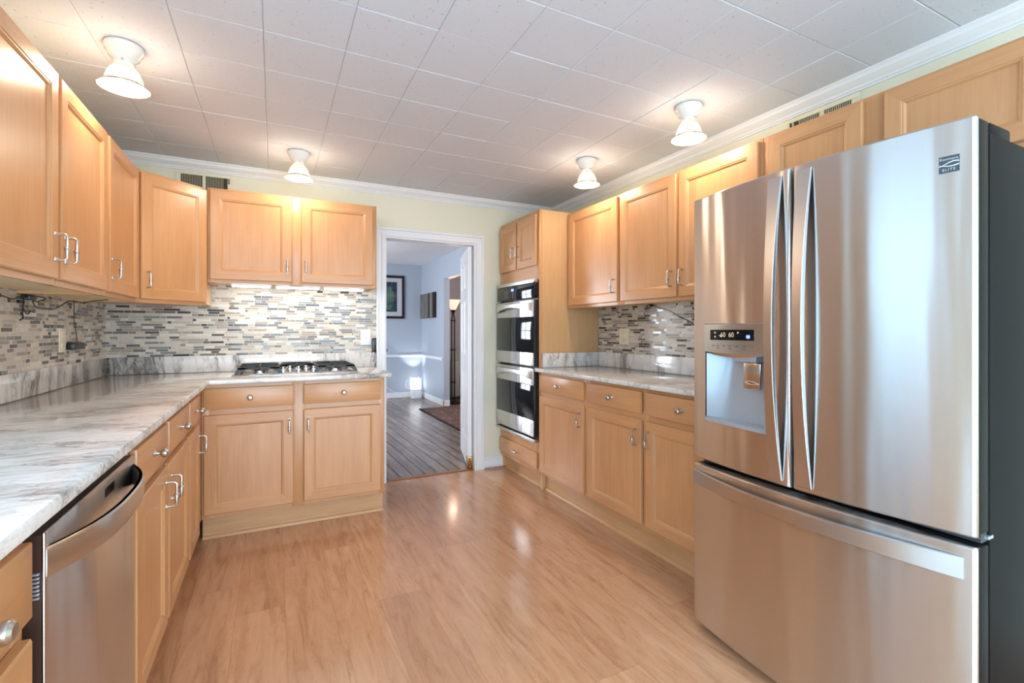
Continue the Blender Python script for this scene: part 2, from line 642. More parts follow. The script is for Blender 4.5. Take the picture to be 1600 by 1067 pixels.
# ceiling: one mesh of chamfered square tiles over a backing board
cl = MB()
T, CH = 0.3054, 0.0035
nx0 = math.floor((XL + 0.3408) / T) - 1
for i in range(nx0, 10):
    for j in range(-16, 8):
        x0, y0 = -0.3408 + i * T, 2.0896 + j * T
        x1, y1 = min(x0 + T, XR + .1), min(y0 + T, YB + .1)
        x0, y0 = max(x0, XL - .1), max(y0, YR - .1)
        if x1 - x0 < .02 or y1 - y0 < .02:
            continue
        a, b = CH, CH + 0.0006
        up = [cl.v(p) for p in ((x0 + .0004, y0 + .0004, ZC + CH), (x1 - .0004, y0 + .0004, ZC + CH), (x1 - .0004, y1 - .0004, ZC + CH), (x0 + .0004, y1 - .0004, ZC + CH))]
        dz = random.uniform(-0.0006, 0.0006)
        lo = [cl.v(p) for p in ((x0 + a, y0 + a, ZC + dz), (x1 - a, y0 + a, ZC + dz), (x1 - a, y1 - a, ZC + dz), (x0 + a, y1 - a, ZC + dz))]
        cl.bm.faces.new(lo)
        for k in range(4):
            cl.bm.faces.new((up[k], up[(k + 1) % 4], lo[(k + 1) % 4], lo[k]))
cl.box(XL - .12, XR + .12, YR - .12, YB + .12, ZC + CH, ZC + .08, m=1)
struct(cl, 'ceiling', ['ceiling', 'groove'])


# crown moulding, casing, baseboards
def crown(name, p0, p1, n):
    """profile (out from wall, down from ceiling) swept along a wall"""
    prof = [(0, 0), (.064, 0), (.064, .006), (.056, .012), (.050, .024), (.034, .036), (.022, .044), (.018, .052), (.010, .054), (.010, .062), (0, .062)]
    n = Vector(n)
    p0, p1 = Vector(p0), Vector(p1)
    mb = MB()
    mb.skin([[tuple(p + Vector((n.x * a, n.y * a, ZC - b))) for a, b in prof] for p in (p0, p1)])
    return struct(mb, name, 'white_paint')


crown('trim_1', (XL, YB, 0), (XR, YB, 0), (0, -1))
crown('trim_2', (XR, YR, 0), (XR, YB, 0), (-1, 0))
crown('trim_3', (XL, YR, 0), (XL, YB, 0), (1, 0))
crown('trim_4', (XL, YR, 0), (XR, YR, 0), (0, 1))


def casing(name, x0, x1, z1, y, s, w=.070):
    mb = MB()
    for (a, b) in ((x0 - w, x0), (x1, x1 + w)):
        inner, outer = (b, a) if b == x0 else (a, b)
        k = 1 if outer > inner else -1
        # stepped moulding strips, side by side across the width
        for q0, q1, t in ((0, .026, .015), (.026, .052, .011), (.052, w, .021)):
            e0, e1 = inner + k * q0, inner + k * q1
            zt = z1 + q0
            mb.box(min(e0, e1), max(e0, e1), y, y + s * t, 0, zt, b=.0025)
    for q0, q1, t in ((0, .026, .015), (.026, .052, .011), (.052, w, .021)):
        mb.box(x0 - q1, x1 + q1, y, y + s * t, z1 + q0, z1 + q1, b=.0025)
    return mb


cs = casing('c', DX0, DX1, DZ, YB, -1)
cs.box(DX0 + .0005, DX0 + .012, YB - .002, YB + .132, 0, DZ - .0125)          # jamb linings and head
cs.box(DX1 - .012, DX1 - .0005, YB - .002, YB + .132, 0, DZ - .0125)
cs.box(DX0 + .0005, DX1 - .0005, YB - .002, YB + .132, DZ - .012, DZ - .0005)
struct(cs, 'trim_5', 'white_paint')
struct(MB().box(DX0 + .012, DX1 - .012, 3.955, 4.005, 0, 0.007, b=.003), 'trim_6', 'shoe_wood')      # threshold strip
bb = MB()
bb.box(DX1 + .07, 1.905, YB - .014, YB, .018, .085).box(DX1 + .07, 1.905, YB - .010, YB, .085, .105, b=.004)
bb.box(DX1 + .07, 1.905, YB - .026, YB - .0, 0, .018, b=.004, m=1)
struct(bb, 'baseboard_back', ['white_paint', 'shoe_wood'])

# kitchen windows (beside the sink, and the patio door behind the camera)
M['pane'] = NT('window_glass')
M['pane'].set(color=(1, 1, 1, 1), rough=0.0, trans=1.0)
_t = M['pane']
_tr = _t.n('ShaderNodeBsdfTransparent')
_gl = _t.n('ShaderNodeBsdfGlossy')
_gl.inputs['Roughness'].default_value = 0.02
_mx = _t.n('ShaderNodeMixShader')
_mx.inputs[0].default_value = 0.06
_t.l(_tr.outputs[0], _mx.inputs[1])
_t.l(_gl.outputs[0], _mx.inputs[2])
_t.l(_mx.outputs[0], _t.t.nodes['Material Output'].inputs['Surface'])
M['pane'] = _t.m
w1 = MB()
for z0, z1 in ((WZ0, WZ0 + .05), (WZ1 - .05, WZ1), ((WZ0 + WZ1) / 2 - .02, (WZ0 + WZ1) / 2 + .02)):
    w1.box(XL - .099, XL - .051, WY0 + .05, WY1 - .05, z0, z1)
for y0, y1 in ((WY0, WY0 + .05), (WY1 - .05, WY1), ):
    w1.box(XL - .10, XL - .05, y0, y1, WZ0, WZ1)
w1.box(XL, XL + .018, WY0 - .07, WY0, WZ0 - .02, WZ1 + .07).box(XL, XL + .018, WY1, WY1 + .07, WZ0 - .02, WZ1 + .07)
w1.box(XL, XL + .018, WY0, WY1, WZ1, WZ1 + .07).box(XL - .05, XL + .03, WY0 - .07, WY1 + .07, WZ0 - .03, WZ0)
w1.quad([(XL - .075, WY0, WZ0), (XL - .075, WY1, WZ0), (XL - .075, WY1, WZ1), (XL - .075, WY0, WZ1)], 1)
struct(w1, 'window_1', ['white_paint', 'pane'])
w4 = MB()
for y0, y1 in ((GY0, GY0 + .07), (GY1 - .07, GY1), (-.70, -.62)):
    w4.box(XL - .10, XL - .04, y0, y1, 0, GZ1)
for z0, z1 in ((0, .09), (GZ1 - .07, GZ1)):
    w4.box(XL - .10, XL - .04, GY0 + .07, -.70, z0, z1).box(XL - .10, XL - .04, -.62, GY1 - .07, z0, z1)
w4.box(XL, XL + .018, GY0 - .07, GY0, 0, GZ1 + .07).box(XL, XL + .018, GY1, GY1 + .07, 0, GZ1 + .07).box(XL, XL + .018, GY0, GY1, GZ1, GZ1 + .07)
w4.quad([(XL - .07, GY0, 0), (XL - .07, GY1, 0), (XL - .07, GY1, GZ1), (XL - .07, GY0, GZ1)], 1)
struct(w4, 'door_3', ['white_paint', 'pane'])
w2 = MB()
for x0, x1 in ((PX0, PX0 + .08), (PX1 - .08, PX1), (.66, .74)):
    w2.box(x0, x1, YR - .10, YR - .04, 0, PZ1)
for z0, z1 in ((0.0, .10), (PZ1 - .08, PZ1)):
    w2.box(PX0 + .08, .66, YR - .10, YR - .04, z0, z1).box(.74, PX1 - .08, YR - .10, YR - .04, z0, z1)
w2.quad([(PX0, YR - .07, 0), (PX1, YR - .07, 0), (PX1, YR - .07, PZ1), (PX0, YR - .07, PZ1)], 1)
struct(w2, 'door_2', ['white_paint', 'pane'])
struct(casing('c2', PX0, PX1, PZ1, YR, 1), 'trim_7', 'white_paint')

# mosaic backsplash tiling on the three walls
struct(MB().box(XL + .0092, DX0 - .0702, YB - .009, YB, 0.956, 1.62), 'wall_backsplash_back', 'mosaic')
struct(MB().box(XL, XL + .009, 1.60, YB - .0005, 0.956, 1.48), 'wall_backsplash_left', 'mosaic')
struct(MB().box(XR - .009, XR, 1.45, 3.219, 0.956, 1.50), 'wall_backsplash_right', 'mosaic')

# ------------------------------------------------------------------ dining room and room beyond
struct(MB().box(-1.0, 6.0, 3.985, 10.3, -0.06, -0.001), 'floor_dining', 'dark_oak')
OY0, OY1, OZ = 4.9, 7.50, 2.09
struct(MB().box(-1.12, 6.0, YB + .12, 10.3, ZD, ZD + .08), 'ceiling_dining', 'white_wall')
struct(MB().box(-1.12, XD + .10, YD, YD + .12, 0, ZD), 'wall_dining_far', 'blue_wall')
DWY0, DWY1 = 5.9, 7.4
wdl = MB()
wdl.box(-1.12, -1.0, YB + .12, DWY0, 0, ZD).box(-1.12, -1.0, DWY1, YD, 0, ZD).box(-1.12, -1.0, DWY0, DWY1, 0, .8).box(-1.12, -1.0, DWY0, DWY1, 2.1, ZD)
struct(wdl, 'wall_dining_left', 'blue_wall')
wdr = MB()
wdr.box(XD, XD + .10, OY1, YD, 0, ZD).box(XD, XD + .10, YB + .12, OY0, 0, ZD).box(XD, XD + .10, OY0, OY1, OZ, ZD)
struct(wdr, 'wall_dining_right', 'blue_wall')
wdk = MB()
wdk.box(-1.12, DX0, YB + .12, YB + .13, 0, ZD).box(DX1, 6.0, YB + .12, YB + .13, 0, ZD).box(DX0, DX1, YB + .12, YB + .13, DZ, ZD)
struct(wdk, 'wall_dining_near', 'blue_wall')
struct(MB().box(XD + .10, 6.0, 9.4, 9.52, 0, ZD), 'wall_parlour_far', 'mauve_wall')
struct(MB().box(5.2, 5.32, YB + .13, 9.4, 0, ZD), 'wall_parlour_right', 'mauve_wall')
db = MB()
db.box(-1.0, XD, YD - .016, YD, 0, .095, b=.004).box(XD - .016, XD, OY1 - .016, YD - .016, 0, .095, b=.004).box(XD - .016, XD + .10, OY1 - .016, OY1, 0, .095, b=.004)
struct(db, 'baseboard_dining', 'white_paint')
cr = MB()
for (q0, q1) in ((.745, .757), (.757, .785), (.785, .795)):
    t_ = .012 if q0 == .745 or q0 == .785 else .026
    cr.box(-1.0, XD, YD - t_, YD, q0, q1, b=.003).box(XD - t_, XD, OY1 + .03, YD - t_, q0, q1, b=.003)
struct(cr, 'trim_8', 'white_paint')
w3 = MB()
for z0, z1 in ((.8, .86), (2.04, 2.1), (1.43, 1.47)):
    w3.box(-1.099, -1.041, DWY0 + .05, 6.63, z0, z1).box(-1.099, -1.041, 6.67, DWY1 - .05, z0, z1)
for y0, y1 in ((DWY0, DWY0 + .05), (DWY1 - .05, DWY1), (6.63, 6.67)):
    w3.box(-1.10, -1.04, y0, y1, .8, 2.1)
w3.quad([(-1.07, DWY0, .8), (-1.07, DWY1, .8), (-1.07, DWY1, 2.1), (-1.07, DWY0, 2.1)], 1)
struct(w3, 'window_2', ['white_paint', 'pane'])

# the white panelled door leaf, swung open into the dining room
dang = math.radians(74.5)
hx, hy = 1.588, 3.985
fd = Frame((hx, hy, 0), (math.cos(dang), math.sin(dang), 0), (-math.sin(dang), math.cos(dang), 0))
dl = MB(fd)
DW_, DT = .74, .036
xs = [0, .11, .33, .41, .63, DW_]
zs = [.012, .24, .86, 1.02, 1.52, 1.64, 1.88, 1.995]
panels = {(i, j) for i in (1, 3) for j in (1, 3, 5)}
for side in (0, 1):
    d0 = DT if side else 0
    s = 1 if side else -1
    for i in range(5):
        for j in range(7):
            a0, a1, z0, z1 = xs[i], xs[i + 1], zs[j], zs[j + 1]
            if (i, j) in panels:
                def rect(q, d):
                    return [(a0 + q, d, z0 + q), (a1 - q, d, z0 + q), (a1 - q, d, z1 - q), (a0 + q, d, z1 - q)]
                dl.skin([rect(0, d0), rect(.014, d0 - s * .009), rect(.03, d0 - s * .009), rect(.05, d0 - s * .003)], True, False, True)
            else:
                dl.quad([(a0, d0, z0), (a1, d0, z0), (a1, d0, z1), (a0, d0, z1)])
dl.quad([(0, 0, zs[0]), (0, DT, zs[0]), (0, DT, zs[-1]), (0, 0, zs[-1])]).quad([(DW_, 0, zs[0]), (DW_, DT, zs[0]), (DW_, DT, zs[-1]), (DW_, 0, zs[-1])])
dl.quad([(0, 0, zs[0]), (DW_, 0, zs[0]), (DW_, DT, zs[0]), (0, DT, zs[0])]).quad([(0, 0, zs[-1]), (DW_, 0, zs[-1]), (DW_, DT, zs[-1]), (0, DT, zs[-1])])
bmesh.ops.remove_doubles(dl.bm, verts=dl.bm.verts, dist=.0005)
door1 = struct(dl, 'door_1', 'white_paint')
hg = MB(fd)
hg.box(-.006, .05, -.006, DT + .006, .012, .115, b=.003)
hg.lathe([(.012, 0), (.012, .09)], (-.004, DT / 2, .012), (0, 0, 1), 12)
hg.build('hinge', 'brass', door1)


# ------------------------------------------------------------------ cabinet parts
def handle(fr, parent, a, z, length=.088, d0=.02, horizontal=False):
    """bar pull with two bent posts and a collared, tapering lower grip"""
    h = length / 2
    P = .032

    def q(s, d):
        return (a + s, d, z) if horizontal else (a, d, z + s)
    mb = MB(fr)
    path = [q(h, d0), q(h, d0 + P * .62), q(h * .97, d0 + P * .84), q(h * .84, d0 + P), q(h * .4, d0 + P), q(-h * .4, d0 + P), q(-h * .84, d0 + P), q(-h * .97, d0 + P * .84), q(-h, d0 + P * .62), q(-h, d0)]
    mb.tube(path, [.0052, .0042, .0042, .0044, .0048, .0048, .0040, .0038, .0040, .0052], 10)
    ax = (-1, 0, 0) if horizontal else (0, 0, -1)
    mb.lathe([(.0050, 0), (.0100, .002), (.0100, .006), (.0074, .008), (.0080, .012), (.0046, .040)], q(h * .02, d0 + P), ax, 14)
    mb.lathe([(.0075, 0), (.0065, .003)], q(h, d0), (0, 1, 0), 12)
    mb.lathe([(.0075, 0), (.0065, .003)], q(-h, d0), (0, 1, 0), 12)
    return mb.build('handle', 'nickel', parent)


def knob(fr, parent, a, z, d0=.02):
    mb = MB(fr)
    mb.lathe([(.011, 0), (.010, .002), (.0062, .006), (.0055, .014), (.008, .018), (.0145, .022), (.0165, .028), (.0155, .034), (.011, .039), (.004, .041)], (a, d0, z), (0, 1, 0), 20)
    return mb.build('knob', 'nickel', parent)


def door(fr, parent, a0, a1, z0, z1, hnd=None):
    def rect(q, d):
        return [(a0 + q, d, z0 + q), (a1 - q, d, z0 + q), (a1 - q, d, z1 - q), (a0 + q, d, z1 - q)]
    mb = MB(fr)
    S = .056
    loops = [rect(0, .001), rect(0, .0165), rect(.0035, .020), rect(S, .020), rect(S + .003, .0175), rect(S + .007, .0170), rect(S + .010, .0145), rect(S + .014, .0105), rect(S + .014, .002)]
    mb.skin(loops, True, False, False, mats=lambda i, k: 1 if k in (0, 2) else 0)
    # back
    b0 = [mb.v(p) for p in rect(0, .001)]
    b1 = [mb.v(p) for p in rect(S + .014, .001)]
    for k in range(4):
        mb.bm.faces.new((b0[k], b0[(k + 1) % 4], b1[(k + 1) % 4], b1[k]))
    o = mb.build('door', ['maple', 'maple_h'], parent)
    q = S + .0135
    MB(fr).box(a0 + q, a1 - q, .003, .0100, z0 + q, z1 - q).build('panel', 'maple', o)
    if hnd:
        handle(fr, o, *hnd)
    return o


def drawer(fr, parent, a0, a1, z0, z1, kn=True, pull=False):
    mb = MB(fr)
    mb.box(a0, a1, .001, .020, z0, z1, b=.0035)
    o = mb.build('drawer', 'maple_h', parent)
    if kn:
        knob(fr, o, (a0 + a1) / 2, (z0 + z1) / 2)
    if pull:
        handle(fr, o, (a0 + a1) / 2, (z0 + z1) / 2, .075, horizontal=True)
    return o


def face_frame(fr, parent, a0, a1, z0, z1, ups, rails, w=.038, t=.019):
    """ups: (centre, width) of stiles, rails: (z0, z1)"""
    mb = MB(fr)
    for c, ww in ups:
        mb.box(c - ww / 2, c + ww / 2, -t, 0, z0, z1, b=.001)
    for q0, q1 in rails:
        mb.box(a0 + .002, a1 - .002, -t, -.0006, q0, q1, m=1)
    return mb.build('face_frame', ['maple', 'maple_h'], parent)


def carcass(fr, parent, a0, a1, z0, z1, depth, mat='maple_pale', bottom='carcass', t=.019):
    mb = MB(fr)
    mb.box(a0, a0 + .016, -depth, -t, z0, z1).box(a1 - .016, a1, -depth, -t, z0, z1)
    mb.box(a0 + .016, a1 - .016, -depth, -depth + .008, z0, z1, m=1)
    mb.box(a0 + .016, a1 - .016, -depth + .008, -t, z0 + .012, z0 + .028, m=1)
    mb.box(a0 + .016, a1 - .016, -depth + .008, -t, z1 - .018, z1 - .002, m=1)
    return mb.build('carcass', [mat, bottom], parent)


def toe_kick(fr, parent, a0, a1, rec=.055, h=.125):
    mb = MB(fr)
    mb.box(a0, a1, -rec - .016, -rec, 0, h)
    mb.skin([[(a, -rec, 0), (a, -rec + .014, 0), (a, -rec + .013, .008), (a, -rec + .007, .016), (a, -rec, .018)] for a in (a0, a1)], m=0)
    return mb.build('toe_kick', 'toe', parent)


ZT = 0.925      # top of base cabinets
DR = (.778, .902)
DO = (.160, .744)


def base_cabinet(fr, a0, a1, bays, label, group, depth=.585, sides=None):
    """bays: (door a0, door a1, handle a)"""
    c = fr((a0 + a1) / 2, -depth / 2, 0)
    r = thing('base_cabinet', c, label, 'cabinet', group)
    carcass(fr, r, a0, a1, .135, ZT, depth)
    ups = [(a0 + .019, .038), (a1 - .019, .038)]
    for k in range(len(bays) - 1):
        m0, m1 = bays[k][1], bays[k + 1][0]
        ups.append(((m0 + m1) / 2, max(.045, m1 - m0 + .02)))
    face_frame(fr, r, a0, a1, .135, ZT, ups, [(.135, .175), (.728, .79), (.89, ZT)])
    toe_kick(fr, r, a0, a1)
    for d0, d1, ha in bays:
        drawer(fr, r, d0, d1, *DR)
        door(fr, r, d0, d1, *DO, hnd=(ha, .645))
    return r


FB = Frame((0, 3.31, 0), (1, 0, 0), (0, -1, 0))        # back wall base run
FL = Frame((-.37, 0, 0), (0, 1, 0), (1, 0, 0))         # left base run
FR = Frame((1.85, 0, 0), (0, 1, 0), (-1, 0, 0))        # right base run

# back base cabinet under the cooktop
base_cabinet(FB, -.378, .678, [(-.365, .112, .088), (.172, .652, .197)], 'wide maple base cabinet under the gas cooktop with two drawers over two doors', 'maple base cabinets', .60)
# left run
base_cabinet(FL, 1.692, 2.665, [(1.705, 2.150, 2.118), (2.185, 2.645, 2.218)], 'maple base cabinet with two drawers and two doors, between dishwasher and inner corner', 'maple base cabinets')
base_cabinet(FL, 2.667, 3.045, [(2.690, 3.005, 2.975)], 'narrow maple base cabinet tight in the inner corner beside the cooktop cabinet', 'maple base cabinets')
r_ = base_cabinet(FL, .690, 1.062, [(.705, 1.043, .74)], 'maple base cabinet on the near side of the dishwasher, cropped by the photo edge', 'maple base cabinets')
# right run
base_cabinet(FR, 2.590, 3.218, [(2.615, 3.190, 2.645)], 'single-door maple base cabinet next to the double oven cabinet', 'maple base cabinets', .565)
base_cabinet(FR, 1.478, 2.588, [(2.058, 2.568, 2.092), (1.500, 2.020, 1.990)], 'two-door maple base cabinet between the refrigerator and single-door cabinet', 'maple base cabinets', .565)
# corner filler post where the left and back runs meet
fl = thing('corner_filler', (-.375, 3.17, 0), 'plain maple filler strip in the inner corner of the base cabinets', 'filler panel')
MB().box(-.398, -.379, 3.047, 3.31, .135, ZT).build('face_strip', 'maple', fl)
MB().box(-.45, -.435, 3.047, 3.36, 0, .125).build('toe_kick', 'toe', fl)


# ------------------------------------------------------------------ upper cabinets
def upper_cabinet(fr, a0, a1, z0, z1, doors, label, depth, name='wall_cabinet', hz=.13, mid=None):
    """doors: (a0, a1, handle a)"""
    r = thing(name, fr((a0 + a1) / 2, -depth / 2, z0), label, 'cabinet', 'maple wall cabinets')
    carcass(fr, r, a0, a1, z0, z1, depth)
    ups = [(a0 + .019, .038), (a1 - .019, .038)]
    ds = sorted(doors)
    for k in range(len(ds) - 1):
        m0, m1 = ds[k][1], ds[k + 1][0]
        ups.append(((m0 + m1) / 2, max(.04, m1 - m0 + .02)))
    face_frame(fr, r, a0, a1, z0, z1, ups, [(z0, z0 + .038), (z1 - .038, z1)])
    for d0, d1, ha in doors:
        door(fr, r, d0, d1, z0 + .022, z1 - .014, hnd=(ha, z0 + hz))
    return r


UL = Frame((-.69, 0, 0), (0, 1, 0), (1, 0, 0))
upper_cabinet(UL, 1.66, 2.758, 1.402, 2.152, [(1.672, 2.195, 2.163), (2.222, 2.745, 2.254)], 'two-door maple wall cabinet above the left counter, nearest the camera', .29)
upper_cabinet(UL, 2.760, 3.325, 1.402, 2.152, [(2.782, 3.305, 2.815)], 'single-door maple wall cabinet between two-door and angled corner cabinets on left wall', .29)
UB = Frame((0, 3.62, 0), (1, 0, 0), (0, -1, 0))
upper_cabinet(UB, -.383, .684, 1.553, 2.165, [(-.366, .112, .084), (.172, .656, .200)], 'short two-door maple wall cabinet over the gas cooktop', .32)
UR = Frame((2.105, 0, 0), (0, 1, 0), (-1, 0, 0))
upper_cabinet(UR, 2.560, 3.218, 1.418, 2.168, [(2.580, 3.170, 2.612)], 'single-door maple wall cabinet beside the tall oven cabinet', .315)
upper_cabinet(UR, 1.508, 2.558, 1.418, 2.168, [(2.050, 2.545, 2.083), (1.525, 2.028, 1.997)], 'two-door maple wall cabinet between oven-side cabinet and refrigerator', .315)
upper_cabinet(UR, .540, 1.506, 1.815, 2.168, [(1.070, 1.470, 1.103), (.560, .995, .968)], 'short two-door maple wall cabinet above the stainless refrigerator', .315, hz=.105)

# angled corner cabinet
cc = thing('corner_wall_cabinet', (-.68, 3.64, 1.402), 'angled maple corner wall cabinet where the left and back walls meet', 'cabinet', 'maple wall cabinets')
pA, pB = Vector((-.69, 3.327, 0)), Vector((-.387, 3.605, 0))
ua = (pB - pA).normalized()
nn = Vector((ua.y, -ua.x, 0))
FC = Frame(pA, ua, nn)
LC = (pB - pA).length
cm = MB()
cm.prism([(-.975, 3.327), (-.69, 3.327), (-.69 - nn.x * .019 + .004, 3.34), (-.39, 3.605 + .022), (-.387, 3.62), (-.387, 3.925), (-.975, 3.925)], 1.414, 2.150)
cm.build('carcass', 'maple_pale', cc, smooth=False)
face_frame(FC, cc, 0, LC, 1.402, 2.152, [(.015, .03), (LC - .015, .03)], [(1.402, 1.440), (2.114, 2.152)])
door(FC, cc, .018, LC - .006, 1.424, 2.138, hnd=(.048, 1.532))

# ------------------------------------------------------------------ tall oven cabinet
TY0, TY1 = 3.220, 3.932
tc = thing('tall_oven_cabinet', (2.135, 3.576, 0), 'tall maple cabinet housing the double wall oven, with two small doors above', 'cabinet')
mb = MB()
mb.box(1.869, XR, TY0, TY0 + .018, .0, 2.188).box(1.869, XR, TY1 - .018, TY1, .0, 2.188)
mb.box(1.869, XR, TY0 + .018, TY1 - .018, 2.17, 2.188)
mb.box(XR - .012, XR, TY0 + .018, TY1 - .018, .1, 2.17)
mb.build('carcass', 'maple_pale', tc)
mb = MB(FR)
mb.box(TY0, TY0 + .040, -.019, 0, .125, 2.188, b=.001).box(TY1 - .040, TY1, -.019, 0, .125, 2.188, b=.001)
for q0, q1 in ((.125, .175), (.285, .385), (1.64, 1.765), (2.14, 2.188)):
    mb.box(TY0 + .002, TY1 - .002, -.019, -.0006, q0, q1, m=1)
mb.box((TY0 + TY1) / 2 - .02, (TY0 + TY1) / 2 + .02, -.019, -.0004, 1.70, 2.16)
mb.build('face_frame', ['maple', 'maple_h'], tc)
toe_kick(FR, tc, TY0, TY1)
door(FR, tc, TY0 + .035, 3.567, 1.755, 2.155, hnd=(3.538, 1.90))
door(FR, tc, 3.590, TY1 - .02, 1.755, 2.155, hnd=(3.624, 1.90))
drawer(FR, tc, TY0 + .022, TY1 - .02, .165, .288, kn=False, pull=True)

# double wall oven
OA, OB = 3.232, 3.918
ov = thing('double_wall_oven', (1.84, 3.575, .37), 'stainless and black glass double wall oven set in the tall maple cabinet', 'oven')
MB(FR).box(OA, OB, -.45, .006, .375, 1.642).build('housing', 'black_plastic', ov)
cp = MB(FR)
cp.box(OA, OB, .007, .040, 1.500, 1.618, b=.003)
panel = cp.build('control_panel', 'black_gloss', ov)
MB(FR).box(OA, OB, .007, .046, 1.619, 1.648, b=.003).build('trim_strip', 'steel_plain', panel)
M['blue_led'] = plain('blue_display', (0, 0, 0, 1), 0.3, emit=(0.10, 0.16, 1.0, 1), emit_s=4.0)
M['pale_mark'] = plain('pale_print', srgb(150, 158, 168), 0.4)
MB(FR).box(3.59, 3.635, .0395, .0405, 1.575, 1.595).build('display', 'blue_led', panel)
kp = MB(FR)
for i in range(3):
    for j in range(4):
        kp.box(3.70 + i * .028, 3.712 + i * .028, .0398, .0404, 1.525 + j * .017, 1.529 + j * .017)
kp.build('keypad', 'pale_mark', panel)
kp = MB(FR)
for j in range(3):
    kp.box(3.60, 3.622, .0398, .0404, 1.522 + j * .015, 1.525 + j * .015)
kp.build('button_print', 'pale_mark', panel)


def oven_door(z0, z1, zt, zg, label=None):
    """z0..z1 whole door, zt bottom of top band, zg top of lower band"""
    q = MB(FR)
    q.box(OA, OB, .008, .040, z0, z1, b=.003)
    d = q.build('door', 'black_plastic', ov)
    MB(FR).box(OA + .006, OB - .002, .036, .048, zt, z1 - .002, b=.003).build('upper_band', 'steel', d)
    MB(FR).box(OA + .006, OB - .002, .036, .048, z0 + .004, zg, b=.003).build('lower_band', 'steel', d)
    MB(FR).box(OA + .006, OB - .002, .036, .046, zg + .002, zt - .002, b=.002).build('glass', 'black_gloss', d)
    h = MB(FR)
    n = 24
    zm = z1 - .010
    loops = []
    for k in range(n + 1):
        s = k / n
        a = OA + .012 + (OB - OA - .02) * s
        bow = 4 * s * (1 - s)
        o_ = .049 + .040 * bow ** .8
        zb = zm - .085 + .038 * bow
        zt_ = zm - .012
        if k in (0, n):
            zb += .0
        loops.append([(a, o_ - .008, zb), (a, o_, zb + .004), (a, o_ + .002, (zb + zt_) / 2), (a, o_, zt_ - .004), (a, o_ - .008, zt_)])
    h.skin(loops)
    h.build('handle', 'steel_plain', d)
    return d


oven_door(.962, 1.486, 1.352, 1.068)
oven_door(.412, .948, .816, .542)
MB(FR).box(OA - .004, OB + .002, .007, .050, .372, .398, b=.003).build('bottom_trim', 'steel_plain', ov)

# ------------------------------------------------------------------ worktops with granite upstands
ZW0, ZW1 = .926, .955


def slab(poly, name, label, parts):
    r = thing(name, (sum(p[0] for p in poly) / len(poly), sum(p[1] for p in poly) / len(poly), ZW0), label, 'worktop')
    MB().prism(poly, ZW0, ZW1, b=.006).build('slab', 'granite', r)
    for bx in parts:
        MB().box(*bx, b=.002).build('upstand', 'granite_up', r)
    return r


slab([(XL + .001, .60), (-.335, .60), (-.335, 3.26), (.70, 3.26), (.722, 3.275), (.722, 3.905), (DX0 - .076, 3.93), (XL + .001, 3.93)], 'granite_worktop',
     'L-shaped white and grey veined granite worktop along the left and back walls',
     [(XL + .009, XL + .029, .60, 3.911, ZW1 + .0005, 1.068), (XL + .030, .735, 3.911, 3.931, ZW1 + .0005, 1.068)])
slab([(1.80, 1.478), (XR - .01, 1.478), (XR - .01, 3.2155), (1.80, 3.2155)], 'granite_worktop',
     'straight white and grey granite worktop between oven cabinet and refrigerator',
     [(XR - .029, XR - .0095, 1.478, 3.195, ZW1 + .0005, 1.070), (1.865, XR - .0295, 3.196, 3.2165, ZW1 + .0005, 1.066)])

# ------------------------------------------------------------------ dishwasher
dw = thing('dishwasher', (-.62, 1.38, 0), 'stainless steel dishwasher with bowed bar handle under the left worktop', 'dishwasher')
DY0, DY1 = 1.094, 1.688
MB(FL).box(DY0 + .006, DY1 - .004, -.56, -.025, .09, .905).build('tub', 'black_plastic', dw)
MB(FL).box(DY0 + .006, DY1 - .004, -.075, -.055, 0, .09).build('kick_plate', 'black_plastic', dw)
dd = MB(FL)
dd.box(DY0, DY1, .0135, .0175, .115, .896, b=.0018)
ddo = dd.build('door', 'steel', dw)
MB(FL).box(DY0 + .001, DY1 - .002, -.020, .0133, .115, .892).build('door_liner', 'dw_side', ddo)
vt = MB(FL)
for k in range(7):
    z = .784 + k * .0068
    vt.box(DY0 - .004, DY0 + .004, .001, .011, z, z + .0038, b=.0012)
vt.build('vent', 'grey_plastic', ddo)
MB(FL).box(DY0 + .33, DY0 + .40, .017, .0182, .853, .874).build('display', 'black_gloss', ddo)
hb = MB(FL)
n = 28
loops = []
for k in range(n + 1):
    s = k / n
    a = DY0 + .006 + (DY1 - DY0 - .012) * s
    bow = (1 - abs(2 * s - 1) ** 2.6)
    o_ = .0185 + .060 * bow
    zt, zb = .868, .815
    loops.append([(a, o_ - .010, zb), (a, o_ - .002, zb), (a, o_, zb + .004), (a, o_ + .002, (zb + zt) / 2), (a, o_, zt - .004), (a, o_ - .003, zt), (a, o_ - .010, zt)])
hb.skin(loops)
hb.build('handle', 'steel_plain', ddo)

# ------------------------------------------------------------------ gas cooktop
ck = thing('gas_cooktop', (.148, 3.62, ZW1), 'stainless gas cooktop with black cast iron grates on the back worktop', 'cooktop')
CX0, CX1, CY0, CY1 = -.232, .528, 3.375, 3.875
ct = MB()
ct.box(CX0, CX1, CY0, CY1, ZW1, ZW1 + .010, b=.004)
ct.box(CX0 + .02, CX1 - .02, CY0 + .02, CY1 - .02, ZW1 + .008, ZW1 + .016, b=.004)
ct.build('tray', 'steel_flat', ck)
for bx_, by_, br in ((-.08, 3.49, .036), (-.08, 3.74, .045), (.148, 3.73, .052), (.378, 3.49, .045), (.378, 3.74, .036)):
    b_ = MB().lathe([(br * 1.25, 0), (br * 1.25, .006), (br, .008), (br, .014)], (bx_, by_, ZW1 + .016), seg=24).build('burner', 'steel_flat', ck)
    MB().lathe([(br * .92, .014), (br * .95, .018), (br * .8, .023), (0, .024)], (bx_, by_, ZW1 + .016), seg=24).build('burner_cap', 'iron', b_)


